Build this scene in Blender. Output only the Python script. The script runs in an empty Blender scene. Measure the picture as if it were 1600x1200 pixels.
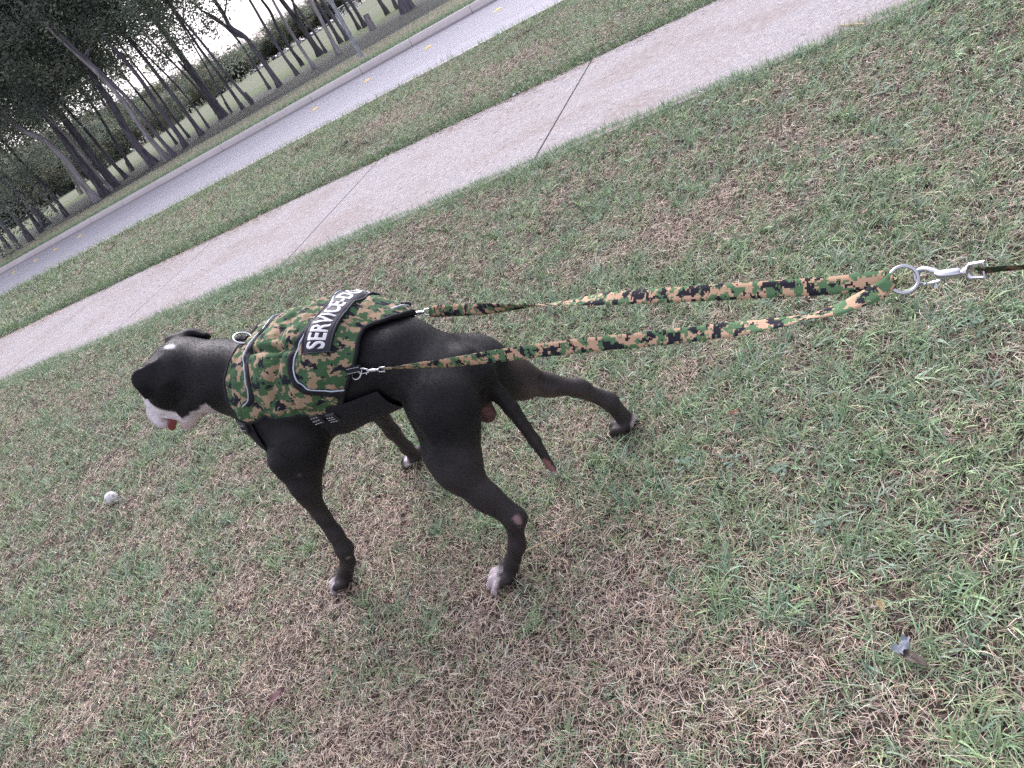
import bpy, bmesh, math, random
import numpy as np
from mathutils import Matrix, Vector, noise as mnoise
R = math.radians
SC = bpy.context.scene
COL = SC.collection
rng = np.random.default_rng(11)

# ================================================================ camera
# world: x runs along the street (towards the right of the street), y across it, z up; metres
CAM_H, F_PX, ROLL, PITCH, HEAD_A = 1.3, 1189.08, R(32.38), R(28.846), R(145.27932)
AL = np.array([math.cos(HEAD_A), math.sin(HEAD_A)]); NR = np.array([math.sin(HEAD_A), -math.cos(HEAD_A)])
def ray(px, py):
    """direction (unit depth) through a point of the 1600 x 1200 photograph"""
    dx, dy = px - 800, py - 600
    a = dx * math.cos(ROLL) - dy * math.sin(ROLL); b = dx * math.sin(ROLL) + dy * math.cos(ROLL)
    d = np.array([a, F_PX * math.cos(PITCH) - b * math.sin(PITCH), -(F_PX * math.sin(PITCH) + b * math.cos(PITCH))]) / F_PX
    return np.array([-(d[:2] @ AL), d[:2] @ NR, d[2]])
EYE = np.array([0, 0, CAM_H])
def at_z(px, py, z=0.0):
    r = ray(px, py); return EYE + r * ((z - CAM_H) / r[2])
def at_y(px, py, y):
    r = ray(px, py); return EYE + r * (y / r[1])
def at_d(px, py, d): return EYE + ray(px, py) * d
SLOPE_Y = 30.0
def ground_z(x, y):
    """the park falls away gently beyond the grove"""
    x, y = np.asarray(x, float), np.asarray(y, float)
    return -(.0123 * np.maximum(0, y - SLOPE_Y) + .012 * np.clip(-x - 20, 0, 420) * np.clip((y - SLOPE_Y) / 30, 0, 1))
def at_g(px, py):
    r = ray(px, py); p = at_z(px, py)
    if 0 < p[1] < SLOPE_Y and r[2] < 0: return p
    t = np.linspace(10, 900, 9000); P = EYE + r * t[:, None]; k = np.argmax(P[:, 2] < ground_z(P[:, 0], P[:, 1])); return P[k] if k else P[4000]

cam = bpy.data.cameras.new('camera'); cam_o = bpy.data.objects.new('camera', cam); COL.objects.link(cam_o)
cam.sensor_width = 36; cam.lens = 36 * F_PX / 1600; cam.clip_start = .02; cam.clip_end = 4000
_f = Vector(ray(800, 600)).normalized(); _r = Vector(ray(801, 600) - ray(800, 600)).normalized(); _u = -Vector(ray(800, 601) - ray(800, 600)).normalized()
cam_o.matrix_world = Matrix.Translation((0, 0, CAM_H)) @ Matrix((_r, _u, -_f)).transposed().to_4x4()
cam.dof.use_dof = False
SC.camera = cam_o

# ================================================================ sky, sun, exposure
SUN_EL, SUN_AZ = R(42), R(-35)        # azimuth from +y towards +x
w = bpy.data.worlds.new('World'); SC.world = w; w.use_nodes = True
nt = w.node_tree; nt.nodes.clear()
sky = nt.nodes.new('ShaderNodeTexSky'); sky.sky_type = 'NISHITA'; sky.sun_disc = False
sky.sun_elevation = SUN_EL; sky.sun_rotation = SUN_AZ; sky.air_density = 1.3; sky.dust_density = 4.0; sky.ozone_density = .6
hs = nt.nodes.new('ShaderNodeHueSaturation'); hs.inputs['Saturation'].default_value = .22
mx = nt.nodes.new('ShaderNodeMix'); mx.data_type = 'RGBA'; mx.blend_type = 'MULTIPLY'; mx.inputs[0].default_value = 1
mx.inputs[7].default_value = (.985, .955, 1.07, 1)     # cool rosy white of the overcast evening
bg = nt.nodes.new('ShaderNodeBackground'); bg.inputs[1].default_value = .15
out = nt.nodes.new('ShaderNodeOutputWorld')
nt.links.new(sky.outputs[0], hs.inputs['Color']); nt.links.new(hs.outputs[0], mx.inputs[6])
nt.links.new(mx.outputs[2], bg.inputs[0]); nt.links.new(bg.outputs[0], out.inputs[0])
sun = bpy.data.lights.new('sun', 'SUN'); sun.energy = .9; sun.angle = R(35); sun.color = (1, .95, .97)
sun_o = bpy.data.objects.new('sun', sun); COL.objects.link(sun_o)
_sd = Vector((math.sin(SUN_AZ) * math.cos(SUN_EL), math.cos(SUN_AZ) * math.cos(SUN_EL), math.sin(SUN_EL)))
sun_o.rotation_euler = _sd.to_track_quat('Z', 'Y').to_euler()
SC.view_settings.view_transform = 'Standard'; SC.view_settings.look = 'None'
SC.view_settings.exposure = 1.06; SC.view_settings.gamma = 1
SC.cycles.use_denoising = False      # keeps the fine grain of blades and coat
SC.cycles.max_bounces = 6; SC.cycles.diffuse_bounces = 3; SC.cycles.transparent_max_bounces = 8

# ================================================================ helpers
def tag(o, label=None, cat=None, group=None, kind=None):
    if label: o['label'] = label
    if cat: o['category'] = cat
    if group: o['group'] = group
    if kind: o['kind'] = kind
    return o
def empty(name, loc=(0, 0, 0), rz=0):
    o = bpy.data.objects.new(name, None); COL.objects.link(o); o.location = loc; o.rotation_euler = (0, 0, rz)
    o.empty_display_size = .1
    return o
def wm(o): return (wm(o.parent) @ o.matrix_parent_inverse @ o.matrix_basis) if o.parent else o.matrix_basis.copy()
def link(name, me, mat=None, parent=None, smooth=False):
    o = bpy.data.objects.new(name, me); COL.objects.link(o)
    if mat is not None:
        for m in (mat if isinstance(mat, (list, tuple)) else [mat]): me.materials.append(m)
    if smooth: me.polygons.foreach_set('use_smooth', np.ones(len(me.polygons), bool))
    if parent is not None:
        o.parent = parent
        o.matrix_parent_inverse = wm(parent).inverted()
    return o
def mesh_np(name, V, F, attr=None, uv=None):
    """fast mesh from arrays; F is (n,3) or (n,4)"""
    me = bpy.data.meshes.new(name)
    V = np.ascontiguousarray(V, np.float32); F = np.ascontiguousarray(F, np.int32)
    me.vertices.add(len(V)); me.vertices.foreach_set('co', V.ravel())
    k = F.shape[1]
    me.loops.add(F.size); me.loops.foreach_set('vertex_index', F.ravel())
    me.polygons.add(len(F)); me.polygons.foreach_set('loop_start', np.arange(0, F.size, k, dtype=np.int32))
    me.polygons.foreach_set('loop_total', np.full(len(F), k, np.int32))
    me.update(calc_edges=True)
    if attr is not None:
        a = me.color_attributes.new('Col', 'FLOAT_COLOR', 'POINT')
        c = np.ones((len(V), 4), np.float32); c[:, :3] = attr; a.data.foreach_set('color', c.ravel())
    if uv is not None:
        l = me.uv_layers.new(name='UVMap'); l.data.foreach_set('uv', np.ascontiguousarray(np.asarray(uv, np.float32)[F.ravel()]).ravel())
    return me
class MB:
    """collects simple shapes into one mesh"""
    def __init__(s): s.v = []; s.f = []
    def add(s, V, F):
        n = len(s.v); s.v += [tuple(map(float, p)) for p in V]; s.f += [tuple(i + n for i in f) for f in F]; return s
    def box(s, x0, x1, y0, y1, z0, z1, bev=0.0, M=None):
        bm = bmesh.new(); bmesh.ops.create_cube(bm, size=1)
        for v in bm.verts: v.co = Vector(((x0 + x1) / 2 + v.co.x * (x1 - x0), (y0 + y1) / 2 + v.co.y * (y1 - y0), (z0 + z1) / 2 + v.co.z * (z1 - z0)))
        if bev: bmesh.ops.bevel(bm, geom=list(bm.edges), offset=bev, segments=2, affect='EDGES', profile=.6)
        bm.verts.index_update()
        V = [(M @ v.co) if M is not None else v.co.copy() for v in bm.verts]
        s.add(V, [[v.index for v in f.verts] for f in bm.faces]); bm.free(); return s
    def tube(s, pts, rad, n=10, closed=False, flat=None, caps=True):
        """swept round section; rad a number or a list; flat=(axis vector, factor) squashes it"""
        P = np.array(pts, float); m = len(P)
        rad = np.full(m, rad) if np.isscalar(rad) else np.array(rad, float)
        T = np.zeros_like(P)
        if closed: T = np.roll(P, -1, 0) - np.roll(P, 1, 0)
        else: T[1:-1] = P[2:] - P[:-2]; T[0] = P[1] - P[0]; T[-1] = P[-1] - P[-2]
        T /= np.maximum(np.linalg.norm(T, axis=1), 1e-9)[:, None]
        a = np.array([0, 0, 1.]) if abs(T[0][2]) < .9 else np.array([1., 0, 0])
        N = np.cross(T[0], a); N /= np.linalg.norm(N); V = []
        for i in range(m):
            N = N - (N @ T[i]) * T[i]; N /= max(np.linalg.norm(N), 1e-9); B = np.cross(T[i], N)
            for j in range(n):
                t = 2 * math.pi * j / n; d = (N * math.cos(t) + B * math.sin(t)) * rad[i]
                if flat is not None: fx = np.array(flat[0], float); fx /= np.linalg.norm(fx); d = d - fx * (d @ fx) * (1 - flat[1])
                V.append(P[i] + d)
        F = []
        for i in range(m if closed else m - 1):
            for j in range(n):
                i2 = (i + 1) % m; F.append((i * n + j, i * n + (j + 1) % n, i2 * n + (j + 1) % n, i2 * n + j))
        if caps and not closed: F += [tuple(range(n))[::-1], tuple(range((m - 1) * n, m * n))]
        return s.add(V, F)
    def lathe(s, prof, n=20, M=None):
        V = []; m = len(prof)
        for r, z in prof:
            for j in range(n):
                t = 2 * math.pi * j / n; p = Vector((r * math.cos(t), r * math.sin(t), z)); V.append(M @ p if M is not None else p)
        F = [(i * n + j, i * n + (j + 1) % n, (i + 1) * n + (j + 1) % n, (i + 1) * n + j) for i in range(m - 1) for j in range(n)]
        F += [tuple(range(n))[::-1], tuple(range((m - 1) * n, m * n))]
        return s.add(V, F)
    def build(s, name, mat, parent=None, smooth=True):
        me = bpy.data.meshes.new(name); me.from_pydata(s.v, [], s.f); me.validate(); me.update()
        bm = bmesh.new(); bm.from_mesh(me); bmesh.ops.recalc_face_normals(bm, faces=bm.faces); bm.to_mesh(me); bm.free()
        o = link(name, me, mat, parent, smooth)
        if smooth:
            try: me.set_sharp_from_angle(angle=R(38))
            except Exception: pass
        return o
def catmull(P, n=8, closed=False):
    P = [np.array(p, float) for p in P]; m = len(P); out = []
    rng_ = range(m) if closed else range(m - 1)
    for i in rng_:
        g = (lambda k: P[k % m]) if closed else (lambda k: P[min(max(k, 0), m - 1)])
        p0, p1, p2, p3 = g(i - 1), g(i), g(i + 1), g(i + 2)
        for j in range(n):
            t = j / n; out.append(.5 * ((2 * p1) + (-p0 + p2) * t + (2 * p0 - 5 * p1 + 4 * p2 - p3) * t * t + (-p0 + 3 * p1 - 3 * p2 + p3) * t ** 3))
    if not closed: out.append(P[-1])
    return np.array(out)

# ---------------------------------------------------------------- materials
def mat(name, col=(.5, .5, .5), rough=.7, metal=0.0, spec=.5, build=None):
    m = bpy.data.materials.new(name); m.use_nodes = True
    b = m.node_tree.nodes['Principled BSDF']
    b.inputs['Base Color'].default_value = (*col, 1); b.inputs['Roughness'].default_value = rough
    b.inputs['Metallic'].default_value = metal; b.inputs['Specular IOR Level'].default_value = spec
    if build: build(m.node_tree, b)
    return m
def nd(t, typ, **kw):
    n = t.nodes.new(typ)
    for k, v in kw.items():
        if k.startswith('i_'): n.inputs[int(k[2:]) if k[2:].isdigit() else k[2:].replace('_', ' ')].default_value = v
        else: setattr(n, k, v)
    return n
def ramp(t, stops, fac, interp='LINEAR'):
    r = t.nodes.new('ShaderNodeValToRGB'); r.color_ramp.interpolation = interp
    while len(r.color_ramp.elements) < len(stops): r.color_ramp.elements.new(.5)
    for e, (p, c) in zip(r.color_ramp.elements, stops): e.position = p; e.color = (*c, 1)
    t.links.new(fac, r.inputs[0]); return r.outputs[0]
def obj_co(t, scale=(1, 1, 1), world=True):
    g = t.nodes.new('ShaderNodeNewGeometry') if world else t.nodes.new('ShaderNodeTexCoord')
    mp = t.nodes.new('ShaderNodeMapping'); mp.inputs['Scale'].default_value = scale
    t.links.new(g.outputs['Position' if world else 'Object'], mp.inputs[0]); return mp.outputs[0]
def noise(t, co, scale, detail=3, rough=.55):
    n = nd(t, 'ShaderNodeTexNoise'); n.inputs['Scale'].default_value = scale; n.inputs['Detail'].default_value = detail; n.inputs['Roughness'].default_value = rough
    t.links.new(co, n.inputs['Vector']); return n.outputs['Fac']
def mixc(t, a, b, f, blend='MIX'):
    m = nd(t, 'ShaderNodeMix', data_type='RGBA', blend_type=blend)
    for s, v in ((0, f), (6, a), (7, b)):
        if hasattr(v, 'is_output'): t.links.new(v, m.inputs[s])
        else: m.inputs[s].default_value = v if s == 0 else (*v, 1)
    return m.outputs[2]
def bump(t, b, h, strength=.3, dist=.01):
    n = nd(t, 'ShaderNodeBump'); n.inputs['Strength'].default_value = strength; n.inputs['Distance'].default_value = dist
    t.links.new(h, n.inputs['Height']); t.links.new(n.outputs[0], b.inputs['Normal'])
# ================================================================ ground, sidewalk, road
Y_W0, Y_W1 = 4.24, 6.10          # sidewalk
Y_V1 = 9.70                      # far edge of the verge
Y_R0, Y_R1, Z_R = 9.88, 15.0, -.15
Y_K1 = 15.17
_lat = np.random.default_rng(5).random((256, 256))
def vnoise(x, y, f, k=0):
    x = np.asarray(x, float) * f + 37.3 * k + 500; y = np.asarray(y, float) * f + 11.7 * k + 500
    i, j = np.floor(x).astype(int), np.floor(y).astype(int); u, v = x - i, y - j
    u, v = u * u * (3 - 2 * u), v * v * (3 - 2 * v); i, j, i1, j1 = i % 256, j % 256, (i + 1) % 256, (j + 1) % 256
    return (_lat[i, j] * (1 - u) + _lat[i1, j] * u) * (1 - v) + (_lat[i, j1] * (1 - u) + _lat[i1, j1] * u) * v
def brownness(x, y):
    """0 = green turf, 1 = dry straw; patches where the lawn has dried out"""
    x = np.asarray(x, float); y = np.asarray(y, float)
    v = .20 + .34 * (vnoise(x, y, 2.2) - .5) + .55 * (vnoise(x, y, 6.5, 1) - .5) + .62 * (vnoise(x, y, 17, 2) - .5) + .4 * (vnoise(x, y, 40, 3) - .5)
    for cx, cy, rx, ry, a in DRY: v = v + .85 * a * np.exp(-((x - cx) / rx) ** 2 - ((y - cy) / ry) ** 2)
    return v
DRY = []
for px, py, r, a in ((1200, 218, .14, .55), (1100, 345, .20, .35), (900, 300, .20, .3), (620, 420, .35, .3), (250, 560, .22, .45), (560, 960, .26, .38), (760, 1010, .24, .40),
                     (900, 700, .2, .12), (1080, 640, .14, .25), (640, 1110, .30, .42), (900, 1130, .20, .32), (600, 800, .18, .35), (1180, 760, .1, .2),
                     (1350, 1010, .12, .15), (1500, 1130, .2, -.12), (1400, 700, .3, -.15), (1150, 520, .3, -.12), (1500, 640, .1, .12), (330, 1080, .3, .2), (150, 800, .35, .12), (950, 930, .15, .25), (400, 900, .3, .2), (100, 1100, .3, .22),
                     (1420, 180, .16, -.3), (1300, 300, .25, -.22), (1450, 780, .2, -.25), (1250, 600, .22, -.28), (1150, 860, .14, -.22), (1500, 950, .15, -.15),
                     (300, 800, .35, -.05), (850, 420, .2, -.05), (1000, 470, .25, -.12), (1050, 560, .2, -.12), (760, 800, .15, -.1), (60, 900, .3, -.08), (1480, 350, .3, -.2), (575, 205, .45, .5), (632, 180, .5, .45), (657, 150, .4, .4), (475, 232, .4, .4), (520, 290, .3, .3), (760, 120, .4, .4), (820, 90, .5, .4), (300, 330, .8, .35), (180, 385, .9, .3), (700, 90, .6, .35)):
    _p = at_z(px, py); DRY.append((_p[0], _p[1], r * 1.1, r * 1.1, a))

def _soil(t, b):
    co = obj_co(t); n1 = noise(t, co, 40, 4, .7); n2 = noise(t, co, 3, 3)
    c = ramp(t, [(.3, (.016, .012, .010)), (.50, (.050, .038, .032)), (.66, (.12, .095, .08)), (.80, (.22, .18, .155))], n1)
    far = ramp(t, [(.35, (.075, .105, .055)), (.65, (.16, .165, .10))], n2)
    g = nd(t, 'ShaderNodeNewGeometry'); sx = nd(t, 'ShaderNodeSeparateXYZ'); t.links.new(g.outputs['Position'], sx.inputs[0])
    def step(edge, wid, wob, scale, comp=1):
        nn = noise(t, obj_co(t, (scale * .35, scale, 1)), 1, 4, .6)
        a = nd(t, 'ShaderNodeMath', operation='MULTIPLY_ADD'); t.links.new(nn, a.inputs[0]); a.inputs[1].default_value = wob; t.links.new(sx.outputs[comp], a.inputs[2])
        r = nd(t, 'ShaderNodeMapRange'); r.inputs[1].default_value = edge + wob / 2; r.inputs[2].default_value = edge + wob / 2 + wid
        t.links.new(a.outputs[0], r.inputs[0]); return r.outputs[0]
    # near lawn soil | mown strip beyond the kerb | darker, greener ground under the trees | playing field
    strip = ramp(t, [(.3, (.30, .33, .22)), (.5, (.46, .44, .34)), (.7, (.56, .51, .42))], noise(t, obj_co(t, (.5, 2.2, 1)), 1.6, 5, .6))
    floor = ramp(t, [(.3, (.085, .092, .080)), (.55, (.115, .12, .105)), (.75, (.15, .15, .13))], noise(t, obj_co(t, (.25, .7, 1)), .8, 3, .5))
    fld = ramp(t, [(.3, (.085, .105, .055)), (.5, (.11, .13, .075)), (.7, (.15, .155, .10))], noise(t, obj_co(t, (.06, .25, 1)), 1.0, 4, .6))
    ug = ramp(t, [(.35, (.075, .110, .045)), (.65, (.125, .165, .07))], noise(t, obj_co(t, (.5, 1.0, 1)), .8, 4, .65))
    c = mixc(t, c, strip, step(14.0, .5, .1, 1))
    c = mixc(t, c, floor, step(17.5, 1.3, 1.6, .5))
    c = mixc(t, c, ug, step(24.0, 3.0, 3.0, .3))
    c = mixc(t, c, fld, step(29.0, 2.2, 6.0, .12))
    t.links.new(c, b.inputs['Base Color'])
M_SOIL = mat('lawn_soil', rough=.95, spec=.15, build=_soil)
# one sheet to the horizon, with the road bed let into it
ys = [-40, 0, Y_W0, Y_W1, Y_V1, Y_V1 + .01, Y_R1 + .10, Y_R1 + .11, 18, 24, 30, 36, 42, 48, 54, 60, 120, 240, 500, 800]
zs = [0, 0, 0, 0, 0, -.35, -.35, 0, 0, 0, 0]
xs = [-800, -600, -440, -200, -80, -40, -20, -12, -4, 0, 4, 12, 60, 300]
V = np.array([(x, y, zs[j] if j < 11 else float(ground_z(x, y))) for x in xs for j, y in enumerate(ys)]); n = len(ys)
F = [(i * n + j, (i + 1) * n + j, (i + 1) * n + j + 1, i * n + j + 1) for i in range(len(xs) - 1) for j in range(n - 1)]
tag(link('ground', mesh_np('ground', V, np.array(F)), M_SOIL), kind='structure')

def _concrete(t, b):
    co = obj_co(t); v = nd(t, 'ShaderNodeTexVoronoi'); v.inputs['Scale'].default_value = 95; t.links.new(co, v.inputs['Vector'])
    n1 = noise(t, co, 125, 3, .8); n2 = noise(t, obj_co(t, (.8, 1.3, 1)), 1.4, 5, .6); n3 = noise(t, co, 26, 4, .65)
    c = ramp(t, [(.28, (.12, .105, .108)), (.42, (.26, .24, .248)), (.56, (.40, .378, .385)), (.72, (.60, .575, .58))], n1)
    c = mixc(t, c, (.30, .26, .25), ramp(t, [(.46, (0, 0, 0)), (.62, (.85, .85, .85))], n2))
    c = mixc(t, c, (.56, .53, .52), ramp(t, [(.5, (0, 0, 0)), (.72, (.5, .5, .5))], n3))
    pb = ramp(t, [(0, (.72, .7, .7)), (.35, (1, 1, 1))], v.outputs['Distance'])
    c = mixc(t, c, pb, 1.0, 'MULTIPLY')
    t.links.new(c, b.inputs['Base Color']); bump(t, b, n1, .8, .004)
M_CONC = mat('exposed_aggregate', rough=.92, spec=.2, build=_concrete)
joints = [-8.48 - 2.13 * k for k in range(14, 0, -1)] + [-8.48, -6.40, -4.13, -1.92, .28, 2.4, 4.6, 6.8]
mb = MB()
for a, b_ in zip(joints[:-1], joints[1:]):
    mb.box(a + .0065, b_ - .0065, Y_W0 - .05, Y_W1, -.10, .010, .004)
tag(mb.build('sidewalk', M_CONC, smooth=False), kind='structure')
mb = MB()
for a in joints[1:-1]: mb.box(a - .0064, a + .0064, Y_W0 - .04, Y_W1 - .01, -.05, .003)
M_JOINT = mat('joint_filler', (.035, .03, .032), .9)
tag(mb.build('joint_filler', M_JOINT, smooth=False), kind='structure')

def _road(t, b):
    co = obj_co(t, (1, 1, 1)); n1 = noise(t, co, 60, 3, .7); n2 = noise(t, obj_co(t, (.10, 2.5, 1)), 1.2, 4, .6); n3 = noise(t, obj_co(t, (.25, .6, 1)), 1, 4)
    c = ramp(t, [(.3, (.35, .338, .375)), (.7, (.43, .418, .458))], n1)
    c = mixc(t, c, (.46, .45, .495), ramp(t, [(.4, (0, 0, 0)), (.65, (.6, .6, .6))], n2))
    c = mixc(t, c, (.39, .375, .41), ramp(t, [(.5, (0, 0, 0)), (.75, (.5, .5, .5))], n3))
    t.links.new(c, b.inputs['Base Color']); bump(t, b, n1, .3, .003)
M_ROAD = mat('road_concrete', rough=.85, spec=.3, build=_road)
V = [(x, y, Z_R) for x in (-300, -60, -20, 0, 60) for y in (Y_R0 - .05, Y_R1)]
tag(link('road', mesh_np('road', V, np.array([(2 * i, 2 * i + 2, 2 * i + 3, 2 * i + 1) for i in range(4)])), M_ROAD), kind='structure')
def _kerb(t, b):
    co = obj_co(t); n1 = noise(t, co, 45, 4, .7); n2 = noise(t, obj_co(t, (.6, 1, 3)), 1.7, 4, .6)
    c = ramp(t, [(.3, (.52, .47, .465)), (.7, (.70, .645, .645))], n1)
    c = mixc(t, c, (.72, .67, .67), ramp(t, [(.45, (0, 0, 0)), (.7, (.7, .7, .7))], n2))
    g = nd(t, 'ShaderNodeNewGeometry'); sx = nd(t, 'ShaderNodeSeparateXYZ'); t.links.new(g.outputs['Position'], sx.inputs[0])
    r = nd(t, 'ShaderNodeMapRange'); r.inputs[1].default_value = -.135; r.inputs[2].default_value = -.095; t.links.new(sx.outputs[2], r.inputs[0])
    c = mixc(t, (.34, .31, .325), c, r.outputs[0])                       # darker along the foot
    t.links.new(c, b.inputs['Base Color']); bump(t, b, n1, .6, .006)
M_KERB = mat('kerb_concrete', rough=.9, spec=.2, build=_kerb)
def kerb(name, y0, y1, face, js):
    mb = MB()
    for a, b_ in zip(js[:-1], js[1:]):
        prof = [(y0, -.24), (y1, -.24), (y1, .004), (y0, .004)] if face == 0 else None
        if face < 0: prof = [(y0, -.155), (y0 + .012, -.04), (y0 + .035, .004), (y0 + .06, .012), (y1, .012), (y1, -.24), (y0, -.24)]
        else: prof = [(y1, -.155), (y1 - .012, -.04), (y1 - .035, .004), (y1 - .06, .010), (y0, .010), (y0, -.24), (y1, -.24)]
        k = len(prof); V = [(x, y, z) for x in (a + .006, b_ - .006) for y, z in prof]
        mb.add(V, [(i, (i + 1) % k, k + (i + 1) % k, k + i) for i in range(k)] + [tuple(range(k))[::-1], tuple(range(k, 2 * k))])
    tag(mb.build(name, M_KERB, smooth=False), kind='structure')
js = [-300, -180, -120, -90] + list(np.arange(-78, -16, 1.5)) + [-15.32, -13.9, -12.33, -10.86, -9.37, -8.0, -6.5, -5.0, -3.5, -2, 0, 3, 6, 30]
kerb('far_kerb', Y_R1, Y_K1, -1, js); kerb('near_kerb', Y_V1 + .01, Y_R0, 1, js)

# raised yellow lane buttons
M_BTN = mat('yellow_button', (.95, .66, .20), .5)
M_REFL = mat('button_reflector', (.9, .75, .4), .25)
first = None
near_btn = [(-22.05, 13.81), (-20.91, 13.84), (-19.93, 13.86), (-18.72, 13.84), (-9.89, 13.60), (-8.49, 13.62), (-6.97, 13.57), (-5.41, 13.52)]
btn_label = ['yellow road button leftmost on the pale road beside the far kerb', 'yellow road button second from the left end of the far row', 'yellow road button third from the left in the far row', 'yellow road button last of the far left row, before the gap',
             'yellow road button first after the gap, left of the lamp pole foot', 'yellow road button level with the foot of the grey pole', 'yellow road button second from the top edge of the photo', 'yellow road button nearest the top edge, large and bright']
for (x, y), lb in zip(near_btn, btn_label):
    if first is None:
        first = empty('road_button', (x, y, Z_R))
        q = MB(); q.lathe([(.075, 0), (.074, .006), (.062, .016), (.04, .022), (.001, .024)], 18, Matrix.Translation((x, y, Z_R)))
        p1 = q.build('dome', M_BTN, first)
        q = MB(); q.box(x - .03, x + .03, y - .052, y - .040, Z_R + .012, Z_R + .022, .003); p2 = q.build('reflector', M_REFL, first)
        r = first
    else:
        r = first.copy(); COL.objects.link(r); r.location = (x, y, Z_R)
        for p in (p1, p2): c = p.copy(); COL.objects.link(c); c.parent = r; c.matrix_parent_inverse = p.matrix_parent_inverse.copy()
    tag(r, lb, 'road marker', 'raised yellow buttons on the road')
# ================================================================ turf: real blades, denser near the camera
def blades(n, xy, L, W, lean, az, col, segs=2, curl=0.5, z0=0.0, bend=0.12):
    """n curved tapering blades as one mesh; all arguments arrays"""
    t = np.linspace(0, 1, segs + 1)
    d = np.stack([np.cos(az), np.sin(az)], -1); s = np.stack([-np.sin(az), np.cos(az)], -1)
    V = np.zeros((n, (segs + 1) * 2 - 1, 3)); C = np.zeros((n, (segs + 1) * 2 - 1, 3)); k = 0
    z0 = np.broadcast_to(z0, (n,)); bd = rng.normal(0, bend, n) * L
    for i, ti in enumerate(t):
        ang = lean * (1 + curl * ti)                      # angle from the vertical grows along the blade
        hor = L * ti * np.sin(np.minimum(ang, 1.75)); ver = L * ti * np.cos(np.minimum(ang, 1.62))
        c = np.concatenate([xy + d * hor[:, None] + s * (bd * ti * ti)[:, None], (z0 + ver)[:, None]], 1)
        wd = W * (1 - ti) ** .6 * (.75 + .25 * np.sin(math.pi * min(ti + .2, 1)))
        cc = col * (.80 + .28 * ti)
        if i == segs: V[:, k] = c; C[:, k] = cc; k += 1
        else:
            o = np.concatenate([s * wd[:, None] / 2, (wd * .25)[:, None]], 1)
            V[:, k] = c - o; V[:, k + 1] = c + o; C[:, k] = cc; C[:, k + 1] = cc; k += 2
    m = V.shape[1]; F = []
    for i in range(segs - 1): a = 2 * i; F += [(a, a + 1, a + 3), (a, a + 3, a + 2)]
    a = 2 * (segs - 1); F.append((a, a + 1, a + 2))
    F = (np.array(F)[None] + (np.arange(n) * m)[:, None, None]).reshape(-1, 3)
    return V.reshape(-1, 3), F, C.reshape(-1, 3)
GREENS = np.array([(0.232, 0.403, 0.189), (0.183, 0.336, 0.159), (0.293, 0.464, 0.201), (0.183, 0.317, 0.195), (0.287, 0.409, 0.268), (0.342, 0.451, 0.207)])
STRAWS = np.array([(0.644, 0.517, 0.425), (0.506, 0.397, 0.328), (0.759, 0.644, 0.540), (0.380, 0.276, 0.224), (0.575, 0.448, 0.322), (0.460, 0.380, 0.322)])
GREENS = GREENS * (.98, .93, 1.02) + np.array((.050, .042, .046)); STRAWS = np.minimum(STRAWS * (1.28, 1.27, 1.27), .88)
WIDE = False
def in_view(x, y, z=0.0, m=60):
    """keeps what can be seen from the camera or from a step to its side"""
    if WIDE: return np.ones(len(x), bool)
    d = np.stack([x, y, np.full_like(x, z - CAM_H)], -1)
    f = np.array(_f); dep = d @ f
    u = d @ np.array(_r) / dep * F_PX; v = -(d @ np.array(_u)) / dep * F_PX
    return (dep > .2) & (np.abs(u) < 800 + m + 160 / dep) & (np.abs(v) < 600 + m + 160 / dep)
def pick(A, n): return A[rng.integers(0, len(A), n)] * rng.uniform(.75, 1.2, (n, 1))
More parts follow.
